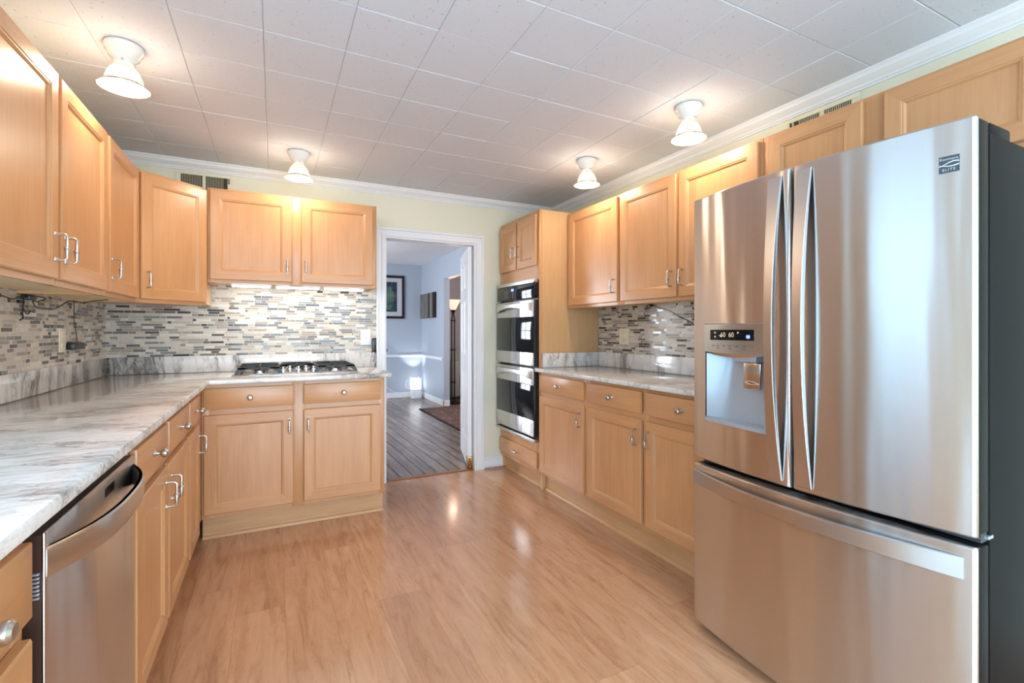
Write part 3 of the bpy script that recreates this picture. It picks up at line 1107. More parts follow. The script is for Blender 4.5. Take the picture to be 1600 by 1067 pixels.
def grate(x0, x1, y0, y1, centers):
    g = MB()
    zt = ZW1 + .058
    zb = ZW1 + .014
    th = .008
    s = .022           # splay of the feet
    # sloping skirt rails around the top frame
    for (ax0, ay0, ax1, ay1) in ((x0, y0, x1, y0), (x1, y0, x1, y1), (x1, y1, x0, y1), (x0, y1, x0, y0)):
        ox = -s if ax0 == ax1 == x0 else s if ax0 == ax1 == x1 else 0
        oy = 0
        p = [(ax0, ay0), (ax1, ay1)]
        dirv = Vector((ax1 - ax0, ay1 - ay0, 0)).normalized()
        nv = Vector((dirv.y, -dirv.x, 0)) * th
        def c(pt, z, w):
            k = (zt - z) / (zt - zb)
            q = Vector((pt[0] + ox * k, pt[1] + oy * k, z))
            return tuple(q + nv * w)
        lowz = zt - .014
        g.hexa([c(p[0], zt, 0), c(p[1], zt, 0), c(p[1], lowz, 0), c(p[0], lowz, 0), c(p[0], zt, -1), c(p[1], zt, -1), c(p[1], lowz, -1), c(p[0], lowz, -1)], b=.002)
    # broad sloping legs at the corners
    for cx_, sx in ((x0, -1), (x1, 1)):
        for cy_ in (y0, y1 - .05):
            g.hexa([(cx_, cy_, zt), (cx_ - sx * .055, cy_, zt - .004), (cx_ + sx * (s - .012), cy_, zb), (cx_ + sx * s, cy_, zb),
                    (cx_, cy_ + .05, zt), (cx_ - sx * .055, cy_ + .05, zt - .004), (cx_ + sx * (s - .012), cy_ + .05, zb), (cx_ + sx * s, cy_ + .05, zb)])
    for (qx, qy) in centers:
        for dx, dy in ((1, 0), (-1, 0), (0, 1), (0, -1)):
            ex = (x1 if dx > 0 else x0) if dx else qx
            ey = qy + dy * min(abs((y1 if dy > 0 else y0) - qy), .13) if dy else qy
            sx_, sy_ = qx + dx * .025, qy + dy * .025
            w = .005
            g.box(min(sx_, ex) - (w if dy else 0), max(sx_, ex) + (w if dy else 0), min(sy_, ey) - (w if dx else 0), max(sy_, ey) + (w if dx else 0), zt - .016, zt + .002, b=.002)
    if len(centers) > 1:
        ym = (centers[0][1] + centers[1][1]) / 2
        g.box(x0, x1, ym - .005, ym + .005, zt - .014, zt, b=.002)
    return g.build('grate', 'iron', ck)


grate(-.198, .032, 3.40, 3.85, [(-.08, 3.49), (-.08, 3.74)])
grate(.264, .494, 3.40, 3.85, [(.378, 3.49), (.378, 3.74)])
grate(.052, .244, 3.62, 3.85, [(.148, 3.73)])
for kx, ky in ((.055, 3.45), (.148, 3.455), (.241, 3.45), (.098, 3.53), (.198, 3.53)):
    MB().lathe([(.024, 0), (.024, .003), (.017, .005), (.016, .016), (.012, .019), (.010, .034), (.008, .036)], (kx, ky, ZW1 + .016), seg=20).build('knob', 'steel_flat', ck)

# ------------------------------------------------------------------ refrigerator
FY0, FY1, FX = .552, 1.462, 1.588
FM = (FY0 + FY1) / 2
fg = thing('refrigerator', (1.95, FM, 0), 'stainless steel french door refrigerator with ice dispenser and bottom freezer', 'refrigerator')
HALF = (FY1 - FY0) / 2


def fx(y, bulge=.044):
    """front surface of the bowed doors"""
    s = (y - FM) / HALF
    return FX - bulge * (1 - s * s)


MB().box(1.675, 2.34, FY0 + .004, FY1 - .004, .045, 1.762, b=.004).build('case', 'dark_case', fg)
ft = MB()
ft.box(1.70, 2.30, FY0 + .03, FY1 - .03, .0, .045)
ft.build('plinth', 'black_plastic', fg)


def fridge_front(name, y0, y1, z0, z1, hole=None, ny=24):
    """bowed front skin with rounded vertical edges; hole = (y0, y1, z0, z1)"""
    ys = [y0 + (y1 - y0) * k / ny for k in range(ny + 1)]
    if hole:
        ys = sorted({round(q, 5) for q in ys if min(abs(q - hole[0]), abs(q - hole[1])) > .006} | {hole[0], hole[1]})
    ys = [y0, y0 + .003, y0 + .008] + [q for q in ys if y0 + .012 < q < y1 - .012] + [y1 - .008, y1 - .003, y1]

    def fxe(q):
        e = min(q - y0, y1 - q)
        return fx(q) + (.010 * (1 - min(e, .008) / .008) ** 2)
    zsl = [z0, z0 + .002, z0 + .006] + ([hole[2], hole[3]] if hole else []) + [z1 - .006, z1 - .002, z1]

    def fz(z):
        e = min(z - z0, z1 - z)
        return .008 * (1 - min(e, .006) / .006) ** 2
    mb = MB()
    grid = [[mb.v((fxe(q) + fz(z), q, z)) for z in zsl] for q in ys]
    for i in range(len(ys) - 1):
        for j in range(len(zsl) - 1):
            if hole and ys[i] >= hole[0] - 1e-6 and ys[i + 1] <= hole[1] + 1e-6 and zsl[j] >= hole[2] - 1e-6 and zsl[j + 1] <= hole[3] + 1e-6:
                continue
            mb.bm.faces.new((grid[i][j], grid[i + 1][j], grid[i + 1][j + 1], grid[i][j + 1]))
    # returns round the sides to the back of the steel skin
    xb = 1.599
    rim = [grid[i][0] for i in range(len(ys))] + [grid[-1][j] for j in range(1, len(zsl))] + [grid[i][-1] for i in range(len(ys) - 2, -1, -1)] + [grid[0][j] for j in range(len(zsl) - 2, 0, -1)]
    back = [mb.v((xb, v.co.y, v.co.z)) for v in rim]
    k_ = len(rim)
    for i in range(k_):
        mb.bm.faces.new((rim[i], rim[(i + 1) % k_], back[(i + 1) % k_], back[i]))
    o = mb.build(name, 'steel', fg)
    core = MB()
    if hole:
        h0, h1, g0, g1 = hole
        core.box(1.6, 1.665, y0 + .004, h0 - .004, z0 + .004, z1 - .004).box(1.6, 1.665, h1 + .004, y1 - .004, z0 + .004, z1 - .004)
        core.box(1.6, 1.665, h0 - .004, h1 + .004, z0 + .004, g0 - .012).box(1.6, 1.665, h0 - .004, h1 + .004, g1 + .004, z1 - .004)
    else:
        core.box(1.6, 1.665, y0 + .002, y1 - .002, z0 + .003, z1 - .003, b=.006)
    core.build('door_liner', 'dark_case', o)
    return o


HD = (1.098, 1.385, .884, 1.270)
d_far = fridge_front('door', FM + .004, FY1, .716, 1.792, HD)
d_far['label'] = 'french door with ice dispenser'
d_near = fridge_front('door', FY0, FM - .004, .716, 1.792)
d_near['label'] = 'plain french door with small badge'
fz_ = fridge_front('freezer_drawer', FY0, FY1, .032, .692)
MB().box(1.64, 1.68, FY0 + .01, FY1 - .01, .692, .716).build('gasket', 'gasket', fg)


def bar_vertical(y0, y1, parent):
    """tall arched grip: flat ends on the door, bowed out in the middle"""
    mb = MB()
    z0, z1 = .735, 1.768
    n = 36
    loops = []
    for k in range(n + 1):
        s = k / n
        z = z0 + (z1 - z0) * s
        bow = 4 * s * (1 - s)
        ym = (y0 + y1) / 2 - .004 * bow
        w = (y1 - y0) / 2 * (1 - .36 * bow)
        xo = fx(ym) - .007 - .045 * bow
        th = .006 + .012 * bow
        loops.append([(xo + th, ym - w, z), (xo + .0012, ym - w, z), (xo, ym - w + .0012, z), (xo, ym + w - .0012, z), (xo + .0012, ym + w, z), (xo + th, ym + w, z)])
    mb.skin(loops)
    return mb.build('handle', 'steel_plain', parent)


bar_vertical(1.036, 1.084, d_far)
bar_vertical(.936, .986, d_near)
hb = MB()
loops = []
n = 40
for k in range(n + 1):
    s = k / n
    y = FY0 + .022 + (FY1 - FY0 - .030) * s
    bow = 4 * s * (1 - s)
    xo = fx(y) - .006 - .034 * bow
    th = .006 + .012 * bow
    zt, zb = .664 - .004 * bow, .606 + .010 * bow
    loops.append([(xo + th, y, zb), (xo + .0012, y, zb), (xo, y, zb + .0012), (xo, y, zt - .0012), (xo + .0012, y, zt), (xo + th, y, zt)])
hb.skin(loops)
hb.build('handle', 'steel_plain', fz_)

# dispenser: recess, slanted back, control panel, spout and paddle
y0, y1, z0, z1 = HD
ZP = 1.154
dp = MB()
xq = 1.690
n = 12
rows = []
for k in range(n + 1):
    s = k / n
    y = y1 - (y1 - y0) * s
    # cross-section: far cheek curves into a back wall that leans out towards the bottom
    deep = math.sin(min(s / .38, 1) * math.pi / 2) * (1 if s < .9 else 1 - (s - .9) / .1 * .25)
    f0 = fx(y) + .006
    rows.append([(f0 + .082 * deep * (1 - j / 8 * .52), y, ZP + .02 - (ZP + .02 - z0) * j / 8) for j in range(9)])
dp.skin(rows, False)
MBd = dp.build('dispenser_recess', 'grey_plastic', d_far)
lip = MB()
lp = []
for k in range(n + 1):
    y = y0 + (y1 - y0) * k / n
    f0 = fx(y)
    lp.append([(f0 - .004, y, z0 - .004), (f0 - .004, y, z0 + .010), (f0 + .002, y, z0 + .013), (f0 + .055, y, z0 + .013), (f0 + .055, y, z0 - .004)])
lip.skin(lp)
lip.build('drip_tray', 'grey_plastic', d_far)
pn = MB()
lp = []
for k in range(n + 1):
    y = y0 - .002 + (y1 - y0 + .004) * k / n
    f0 = fx(y)
    dip = .012 * math.sin(math.pi * k / n)
    lp.append([(f0 + .04, y, ZP - dip + .012), (f0 + .004, y, ZP - dip), (f0 - .005, y, ZP + .006 - dip * .4), (f0 - .005, y, z1 - .002), (f0 + .0, y, z1 + .002), (f0 + .04, y, z1 + .002)])
pn.skin(lp)
pnl = pn.build('control_panel', 'steel_flat', d_far)
ds = MB()
lp = []
for k in range(n + 1):
    y = 1.142 + (1.352 - 1.142) * k / n
    f0 = fx(y)
    lp.append([(f0 - .0045, y, 1.207), (f0 - .0062, y, 1.207), (f0 - .0062, y, 1.247), (f0 - .0045, y, 1.247)])
ds.skin(lp)
disp = ds.build('display', 'black_gloss', pnl)
M['led'] = plain('warm_led', (0, 0, 0, 1), 0.3, emit=(1.0, 0.85, 0.6, 1), emit_s=0.7)
text('readout', '-60  60', .026, lambda u, v: (fx(1.268 - u) - .0068, 1.268 - u, 1.227 + v), 'led', disp)
ic = MB()
for cy_, cz_ in ((1.212, 1.236), (1.325, 1.236), (1.325, 1.220), (1.295, 1.222)):
    ic.box(fx(cy_) - .0068, fx(cy_) - .006, cy_ - .003, cy_ + .003, cz_ - .003, cz_ + .003, b=.0008)
ic.build('icon', 'led', disp)
MB().box(fx(1.165) - .0070, fx(1.165) - .006, 1.159, 1.173, 1.215, 1.227, b=.002).build('icon', 'blue_led', disp)
M['grey_print'] = plain('grey_print', srgb(88, 80, 74), 0.5)
pr_ = MB()
for k, cy_ in enumerate((1.335, 1.310, 1.280, 1.250, 1.218, 1.185, 1.152)):
    w = .006 if k in (0, 4, 6) else .009
    pr_.box(fx(cy_) - .0056, fx(cy_) - .0048, cy_ - w, cy_ + w, 1.183, 1.186)
    if k in (1, 3, 5):
        pr_.box(fx(cy_) - .0056, fx(cy_) - .0048, cy_ - w * .7, cy_ + w * .7, 1.174, 1.1765)
pr_.build('button_print', 'grey_print', pnl)
sp_ = MB()
sp_.box(fx(1.20) + .012, fx(1.20) + .070, 1.150, 1.250, ZP - .028, ZP + .010, b=.006)
sp_.build('spout', 'grey_plastic', d_far)
pd = MB()
pd.hexa([(fx(1.17) + .012, 1.200, ZP - .030), (fx(1.17) + .012, 1.130, ZP - .030), (fx(1.17) + .016, 1.135, ZP - .125), (fx(1.17) + .016, 1.205, ZP - .125),
         (fx(1.17) + .024, 1.200, ZP - .030), (fx(1.17) + .024, 1.130, ZP - .030), (fx(1.17) + .028, 1.135, ZP - .125), (fx(1.17) + .028, 1.205, ZP - .125)], b=.003)
pad = pd.build('paddle', 'steel_flat', d_far)
wv = MB()
for sgn in (1, -1):
    wv.tube([(fx(1.17) + .0135, 1.196 - .058 * k / 10, ZP - .100 + sgn * .006 * math.sin(math.pi * k / 10 * 1.15) - .004 * k / 10) for k in range(11)], .0007, 6)
wv.build('wave_mark', 'white_plastic', pad)

# badge on the plain door
bg_ = MB()
BY, BZ = .603, 1.679
bx0 = fx(BY)
bg_.hexa([(fx(BY + .020) - .002, BY + .020, BZ - .0215), (fx(BY - .020) - .002, BY - .020, BZ - .0215), (fx(BY - .020) - .002, BY - .020, BZ + .0215), (fx(BY + .020) - .002, BY + .020, BZ + .0215),
          (fx(BY + .020) + .004, BY + .020, BZ - .0215), (fx(BY - .020) + .004, BY - .020, BZ - .0215), (fx(BY - .020) + .004, BY - .020, BZ + .0215), (fx(BY + .020) + .004, BY + .020, BZ + .0215)])
M['badge_grey'] = plain('badge_grey', srgb(72, 82, 90), 0.35, 0.3)
M['badge_print'] = plain('badge_print', srgb(215, 222, 228), 0.35, 0.2)
bdg = bg_.build('badge', 'badge_grey', d_near)
text('lettering', 'Kenmore', .0095, lambda u, v: (fx(BY - u) - .0026, BY - u, BZ + .0135 + v), 'badge_print', bdg)
text('lettering', 'ELITE', .0092, lambda u, v: (fx(BY - u) - .0026, BY - u, BZ - .0145 + v), 'badge_print', bdg, 1.25)
sw = MB()
for amp, ph, off in ((.0055, 0.0, .0015), (-.0035, 0.5, -.0015)):
    lp = []
    for k in range(15):
        s = k / 14
        y = BY + .0195 - .039 * s
        c = BZ - .001 + off + amp * math.sin((s * 1.1 - .35) * math.pi + ph)
        w = .0007 + .0010 * s
        lp.append([(fx(y) - .0021, y, c - w), (fx(y) - .0027, y, c - w), (fx(y) - .0027, y, c + w), (fx(y) - .0021, y, c + w)])
    sw.skin(lp)
sw.build('wave_mark', 'badge_print', bdg)
# hinge covers on the top
for hy0, hy1 in ((FY0 + .012, FY0 + .085), (FY1 - .085, FY1 - .012)):
    hc = MB()
    hc.box(1.70, 1.83, hy0, hy1, 1.762, 1.800, b=.008)
    hc.box(1.645, 1.70, hy0 + .012, hy1 - .02, 1.780, 1.797, b=.003)
    hc.build('hinge_cover', 'dark_case', fg)
hk = MB()
hk.box(1.66, 1.69, FY0 + .002, FY0 + .06, .700, .708).lathe([(.008, 0), (.008, .018)], (1.655, FY0 + .02, .697), seg=12)
hk.build('hinge', 'grey_plastic', fg)

# ------------------------------------------------------------------ ceiling lamps
M['bulb'] = plain('lit_bulb', (1, 1, 1, 1), 0.4, emit=(1.0, 0.86, 0.66, 1), emit_s=9.0)


def shade_glass():
    t = NT('ribbed_shade_glass')
    tr = t.n('ShaderNodeBsdfTransparent')
    tl = t.n('ShaderNodeBsdfTranslucent')
    tl.inputs['Color'].default_value = (.55, .52, .47, 1)
    df = t.n('ShaderNodeBsdfDiffuse')
    df.inputs['Color'].default_value = (.6, .58, .55, 1)
    gl = t.n('ShaderNodeBsdfGlossy')
    gl.inputs['Roughness'].default_value = 0.08
    fr_ = t.n('ShaderNodeFresnel')
    m1, m2, m3 = t.n('ShaderNodeMixShader'), t.n('ShaderNodeMixShader'), t.n('ShaderNodeMixShader')
    m1.inputs[0].default_value = 0.45
    t.l(tl.outputs[0], m1.inputs[1])
    t.l(df.outputs[0], m1.inputs[2])
    m2.inputs[0].default_value = 0.48
    t.l(tr.outputs[0], m2.inputs[1])
    t.l(m1.outputs[0], m2.inputs[2])
    t.l(fr_.outputs[0], m3.inputs[0])
    t.l(m2.outputs[0], m3.inputs[1])
    t.l(gl.outputs[0], m3.inputs[2])
    t.l(m3.outputs[0], t.t.nodes['Material Output'].inputs['Surface'])
    return t.m


M['shade'] = shade_glass()


def ceiling_lamp(x, y, label, power):
    r = thing('ceiling_lamp', (x, y, ZC), label, 'ceiling light', 'bell shade ceiling lamps')
    MB().lathe([(.066, 0), (.068, -.010), (.066, -.020), (.060, -.026), (.052, -.046), (.036, -.062), (.034, -.075), (0.0, -.075)], (x, y, ZC - .002), seg=32).build('mount', 'ceramic', r)
    scr = MB()
    for k in range(3):
        a = k * 2.094 + .6
        scr.lathe([(.003, 0), (.004, .004), (.004, .009)], (x + .032 * math.cos(a), y + .032 * math.sin(a), ZC - .070), (math.cos(a), math.sin(a), 0), 8)
    scr.build('thumb_screw', 'nickel', r)
    sh = MB()
    prof = [(.030, -.068), (.033, -.078), (.044, -.092), (.055, -.112), (.062, -.134), (.066, -.150), (.074, -.160), (.086, -.168), (.091, -.173)]
    seg = 48
    loops = []
    for i, (rr, zz) in enumerate(prof + [(q - .003, z) for q, z in prof[::-1]]):
        lp = []
        for k in range(seg):
            a = 2 * math.pi * k / seg
            fl = (1 + .012 * math.cos(a * 16)) if 2 < i < 15 else 1
            lp.append((x + rr * fl * math.cos(a), y + rr * fl * math.sin(a), ZC + zz))
        loops.append(lp)
    sh.skin(loops, True, False, False)
    sh.build('shade', 'shade', r)
    MB().lathe([(.012, -.072), (.013, -.090), (.022, -.104), (.027, -.122), (.024, -.140), (.012, -.150), (0, -.152)], (x, y, ZC), seg=20).build('bulb', 'bulb', r)
    ld = bpy.data.lights.new('lamp_light', 'POINT')
    ld.energy = power
    ld.color = (1.0, 0.82, 0.62)
    ld.shadow_soft_size = 0.03
    lo = bpy.data.objects.new('lamp_light', ld)
    lo.location = (x, y, ZC - .158)
    COL.objects.link(lo)
    return r


ceiling_lamp(-.548, 2.46, 'white ceiling lamp above the left wall cabinets, largest in view', 9.5)
ceiling_lamp(.148, 3.417, 'white ceiling lamp in front of the wall cabinet over the cooktop', 9.5)
ceiling_lamp(1.918, 2.689, 'white ceiling lamp near the tall oven cabinet, smallest in view', 9.5)
ceiling_lamp(1.931, 1.807, 'white ceiling lamp above the refrigerator side of the right wall cabinets', 9.5)

# under-cabinet strip lights over the cooktop
M['tube'] = plain('lit_strip', (1, 1, 1, 1), 0.4, emit=(1.0, 0.98, 0.95, 1), emit_s=7.0)
for (x0, x1, lab) in ((-.25, -.02, 'slim lit strip light under the cooktop wall cabinet, next to the corner'),
                      (.02, .295, 'slim lit strip light in the middle under the cooktop wall cabinet'),
                      (.33, .60, 'slim lit strip light under the cooktop wall cabinet, doorway end')):
    u = thing('strip_light', ((x0 + x1) / 2, 3.70, 1.545), lab, 'light', 'under cabinet strip lights')
    MB().box(x0 - .008, x1 + .008, 3.685, 3.73, 1.548, 1.564, b=.002).build('housing', 'white_plastic', u)
    MB().box(x0, x1, 3.688, 3.727, 1.538, 1.5485, b=.003).build('diffuser', 'tube', u)
    al = area('strip_glow', ((x0 + x1) / 2, 3.707, 1.534), (0, 0.25, -1), x1 - x0, .03, .8, (1.0, .97, .92))

# ------------------------------------------------------------------ wall vents
M['vent_paint'] = plain('vent_enamel', srgb(232, 224, 196), 0.4)
M['vent_dark'] = plain('vent_hollow', srgb(60, 52, 34), 0.6)


def wall_vent(fr, a0, a1, z0, z1, label):
    r = thing('wall_vent', fr((a0 + a1) / 2, 0, z0), label, 'vent', 'wall air vents')
    mid = (a0 + a1) / 2
    mb = MB(fr)
    for b0, b1, c0, c1 in ((a0, a1, z0, z0 + .025), (a0, a1, z1 - .022, z1), (a0, a0 + .035, z0 + .0255, z1 - .0225), (a1 - .030, a1, z0 + .0255, z1 - .0225), (mid - .010, mid + .010, z0 + .0255, z1 - .0225)):
        mb.box(b0, b1, 0, .010, c0, c1, b=.001)
    mb.build('frame', 'vent_paint', r)
    MB(fr).box(a0 + .02, a1 - .02, .0005, .002, z0 + .01, z1 - .01).build('backing', 'vent_dark', r)
    lv = MB(fr)
    n = int((a1 - a0 - .08) / .0095)
    for k in range(n):
        a = a0 + .037 + k * .0095
        if a < a1 - .032 and abs(a - mid) > .012:
            lv.box(a, a + .0015, .002, .008, z0 + .024, z1 - .021)
    lv.build('louver', 'vent_paint', r)
    lev = MB(fr)
    lev.box(a1 - .024, a1 - .018, .010, .020, z0 + (z1 - z0) * .62, z0 + (z1 - z0) * .84, b=.001)
    lev.build('lever', 'vent_dark', r)
    return r


wall_vent(Frame((0, YB, 0), (1, 0, 0), (0, -1, 0)), -.605, -.262, 2.18, 2.343, 'cream wall vent above the corner cabinet on the back wall')
wall_vent(Frame((XR, 0, 0), (0, 1, 0), (-1, 0, 0)), 1.245, 1.59, 2.185, 2.346, 'cream wall vent above the refrigerator wall cabinet')

# ------------------------------------------------------------------ switch, outlets, remote, cables
FBW = Frame((0, YB - .009, 0), (1, 0, 0), (0, -1, 0))
FLW = Frame((XL + .009, 0, 0), (0, 1, 0), (1, 0, 0))
FRW = Frame((XR - .009, 0, 0), (0, 1, 0), (-1, 0, 0))


def outlet(fr, a, z, mat, label, name, w=.074, toggle=False):
    r = thing(name, fr(a, 0, z - .06), label, 'light switch' if toggle else 'outlet')
    MB(fr).box(a - w / 2, a + w / 2, 0, .006, z - .061, z + .061, b=.003).build('cover_plate', mat, r)
    if toggle:
        MB(fr).hexa([(a - .005, .006, z - .012), (a + .005, .006, z - .012), (a + .005, .006, z + .012), (a - .005, .006, z + .012),
                     (a - .004, .016, z + .002), (a + .004, .016, z + .002), (a + .004, .016, z + .010), (a - .004, .016, z + .010)]).build('toggle', mat, r)
    else:
        for s in (-1, 1):
            q = MB(fr)
            q.box(a - .017, a + .017, .0055, .0085, z + s * .030 - .014, z + s * .030 + .014, b=.004)
            so = q.build('socket', mat, r)
            sl = MB(fr)
            sl.box(a - .008, a - .006, .008, .0088, z + s * .030 - .004, z + s * .030 + .005).box(a + .006, a + .008, .008, .0088, z + s * .030 - .004, z + s * .030 + .005)
            sl.build('slot', 'black_plastic', so)
    sc = MB(fr)
    for s in ((-.042, .042) if toggle else (0,)):
        sc.lathe([(.003, 0), (.003, .001)], (a, .006, z + s), (0, 1, 0), 10)
    sc.build('screw', 'nickel', r)
    return r


outlet(FBW, .658, 1.189, 'white_plastic', 'white light switch on the mosaic tiles beside the doorway', 'light_switch', .078, True)
outlet(FLW, 3.215, 1.193, 'cream_plastic', 'cream outlet on the mosaic tiles of the left wall', 'wall_outlet', .085)
outlet(FRW, 2.889, 1.198, 'cream_plastic', 'cream outlet on the mosaic tiles near the oven cabinet', 'wall_outlet', .115)
rm = thing('remote_control', (.722, YB - .012, 1.066), 'small black remote control hung beside the white light switch', 'remote control')
MB(FBW).box(.704, .740, .0, .012, 1.064, 1.182, b=.003).build('housing', 'black_plastic', rm)
M['button_grey'] = plain('button_grey', srgb(120, 128, 140), 0.4)
for i in range(2):
    for j in range(4):
        MB(FBW).box(.712 + i * .013, .720 + i * .013, .0115, .0135, 1.130 + j * .011, 1.136 + j * .011, b=.001).build('button', 'button_grey', rm)
pa = thing('power_adapter', (XL + .03, 3.345, 1.14), 'black plug-in power adapter beside the cream outlet on the left wall', 'power adapter')
MB(FLW).box(3.258, 3.425, .004, .038, 1.142, 1.178, b=.004).build('housing', 'black_plastic', pa)
MB(FLW).tube([(3.36, .02, 1.178), (3.36, .016, 1.23), (3.352, .010, 1.30), (3.358, .008, 1.36), (3.345, .010, 1.412)], .0022, 6).build('cord', 'black_plastic', pa)
# cable with connector under the left wall cabinets
uc = thing('cable_bundle', (-.9, 2.5, 1.36), 'black connector and loose cable clipped under the left wall cabinets', 'cable')
MB(FLW).box(2.735, 2.80, .012, .045, 1.375, 1.398, b=.004).build('connector', 'black_plastic', uc)


def wig(fr, pts, r=.0028):
    # Catmull-Rom through the points
    P = [Vector(p) for p in pts]
    P = [P[0]] + P + [P[-1]]
    out = []
    for i in range(1, len(P) - 2):
        for k in range(6):
            t = k / 6
            a, b, c, d = P[i - 1], P[i], P[i + 1], P[i + 2]
            out.append(tuple(.5 * ((2 * b) + (-a + c) * t + (2 * a - 5 * b + 4 * c - d) * t * t + (-a + 3 * b - 3 * c + d) * t ** 3)))
    out.append(tuple(P[-2]))
    return MB(fr).tube(out, r, 6)


wig(FLW, [(2.52, .02, 1.385), (2.62, .03, 1.372), (2.70, .025, 1.388), (2.74, .03, 1.388)]).build('cord', 'black_plastic', uc)
wig(FLW, [(2.80, .03, 1.388), (2.83, .035, 1.395), (2.87, .05, 1.388), (2.84, .03, 1.372), (2.79, .03, 1.380)]).build('cord', 'black_plastic', uc)
wig(FLW, [(2.79, .03, 1.380), (2.86, .02, 1.350), (2.95, .015, 1.345), (3.05, .03, 1.352), (3.12, .06, 1.392), (3.16, .10, 1.385), (3.20, .13, 1.398), (3.28, .17, 1.409)]).build('cord', 'black_plastic', uc)
wig(FLW, [(2.745, .02, 1.376), (2.755, .012, 1.33), (2.765, .010, 1.300), (2.74, .010, 1.288)]).build('cord', 'black_plastic', uc)
wig(FLW, [(2.755, .014, 1.34), (2.80, .012, 1.315), (2.83, .012, 1.33), (2.87, .012, 1.325)]).build('cord', 'black_plastic', uc)
# wire under the right wall cabinets
rc = thing('light_cable', (2.40, 2.4, 1.3), 'thin black wire hanging from under the right wall cabinets across the tiles', 'cable')
MB().box(2.225, 2.255, 2.405, 2.435, 1.402, 1.418, b=.003).build('connector', 'black_plastic', rc)
wig(None, [(2.25, 2.41, 1.408), (2.30, 2.40, 1.395), (2.37, 2.38, 1.375), (2.402, 2.36, 1.352), (2.405, 2.32, 1.330), (2.405, 2.25, 1.305), (2.405, 2.205, 1.275), (2.404, 2.165, 1.262), (2.404, 2.12, 1.255)], .0024).build('cord', 'black_plastic', rc)
MB(FRW).box(2.075, 2.125, .002, .03, 1.225, 1.268, b=.003).build('plug', 'black_plastic', rc)

# ------------------------------------------------------------------ dining room things
pf = thing('framed_picture', (1.72, YD, 1.46), 'dark framed still life picture with white mat on the blue dining room wall', 'picture')
FD = Frame((0, YD, 0), (1, 0, 0), (0, -1, 0))
mb = MB(FD)
a0, a1, z0, z1, w = 1.25, 2.17, 1.46, 2.25, .045
for b0, b1, c0, c1 in ((a0, a1, z0, z0 + w), (a0, a1, z1 - w, z1), (a0, a0 + w, z0 + w, z1 - w), (a1 - w, a1, z0 + w, z1 - w)):
    mb.box(b0, b1, 0, .03, c0, c1, b=.004)
M['dark_frame'] = plain('dark_wood_frame', srgb(38, 22, 20), 0.35)
M['mat_board'] = plain('mat_board', srgb(196, 196, 200), 0.8)
mb.build('frame', 'dark_frame', pf)
MB(FD).box(a0 + w, a1 - w, .002, .012, z0 + w, z1 - w).build('mat', 'mat_board', pf)
t = NT('still_life_print')
v = t.coord(scale=(5, 5, 5))
nz = t.noise(v, 1.3, 4, 0.6, 1.0)
cc_ = t.ramp(nz, [(0.3, srgb(18, 22, 34)), (0.5, srgb(40, 52, 78)), (0.62, srgb(74, 70, 86)), (0.8, srgb(110, 96, 92))])
M['print'] = t.set(color=cc_, rough=0.5)
MB(FD).box(1.40, 2.035, .012, .014, 1.585, 2.13).build('print', 'print', pf)
t = NT('glazed_jug_paint')
cc_ = t.ramp(t.noise(t.coord(scale=(3, 3, 3)), 2.0, 3), [(0.3, srgb(40, 62, 60)), (0.7, srgb(96, 130, 110))])
M['jug_paint'] = t.set(color=cc_, rough=0.5)
jg = MB(FD)
prof = [(.035, 0), (.06, .05), (.095, .15), (.105, .24), (.085, .32), (.05, .37), (.045, .40), (.06, .42)]
jg.skin([[(1.89 - r, .0142, 1.62 + h), (1.89 + r, .0142, 1.62 + h), (1.89 + r, .0150, 1.62 + h), (1.89 - r, .0150, 1.62 + h)] for r, h in prof])
jg.build('painted_jug', 'jug_paint', pf)

cv = thing('wall_canvas', (XD, 8.32, 1.46), 'square unframed canvas with vertical grey and brown stripes on dining room side wall', 'picture')
FDR = Frame((XD, 0, 0), (0, 1, 0), (-1, 0, 0))
M['canvas_grey'] = NT('grey_canvas')
cg = M['canvas_grey']
M['canvas_grey'] = cg.set(color=cg.ramp(cg.noise(cg.coord(scale=(14, 14, 3)), 2, 4), [(0.3, srgb(84, 82, 80)), (0.7, srgb(128, 126, 122))]), rough=0.8)
M['canvas_brown'] = plain('brown_canvas', srgb(42, 26, 20), 0.7)
M['canvas_taupe'] = plain('taupe_canvas', srgb(118, 112, 104), 0.8)
MB(FDR).box(7.90, 8.76, .0, .042, 1.465, 1.905).build('stretcher', 'canvas_brown', cv)
MB(FDR).box(8.25, 8.755, .042, .045, 1.468, 1.902).build('stripe', 'canvas_grey', cv)
MB(FDR).box(8.00, 8.155, .042, .045, 1.468, 1.902).build('stripe', 'canvas_taupe', cv)

# lit box lamp in the corner, with its cord
M['lamp_glass'] = plain('lit_lamp_glass', (1, 1, 1, 1), 0.5, emit=(0.95, 0.97, 1.0, 1), emit_s=2.2)
bl = thing('box_lamp', (2.34, 8.63, 0), 'small white box lamp glowing on the floor in the dining room corner', 'lamp')
MB().box(2.255, 2.425, 8.55, 8.72, 0, .17, b=.004).build('base', 'white_plastic', bl)
mb = MB()
mb.box(2.262, 2.418, 8.557, 8.713, .171, .36, b=.004)
mb.build('lit_shade', 'lamp_glass', bl)
mb = MB()
for cx_ in (2.255, 2.415):
    for cy_ in (8.55, 8.71):
        mb.box(cx_, cx_ + .010, cy_, cy_ + .010, .17, .385)
mb.build('frame', 'white_plastic', bl)
wig(None, [(2.26, 8.70, .16), (2.20, 8.78, .19), (2.19, 8.79, .27), (2.23, 8.80, .33)], .004).build('cord', 'white_plastic', bl)
wig(None, [(2.25, 8.66, .10), (2.10, 8.74, .09), (1.95, 8.76, .13), (1.82, 8.77, .24), (1.75, 8.78, .36)], .004).build('cord', 'white_plastic', bl)
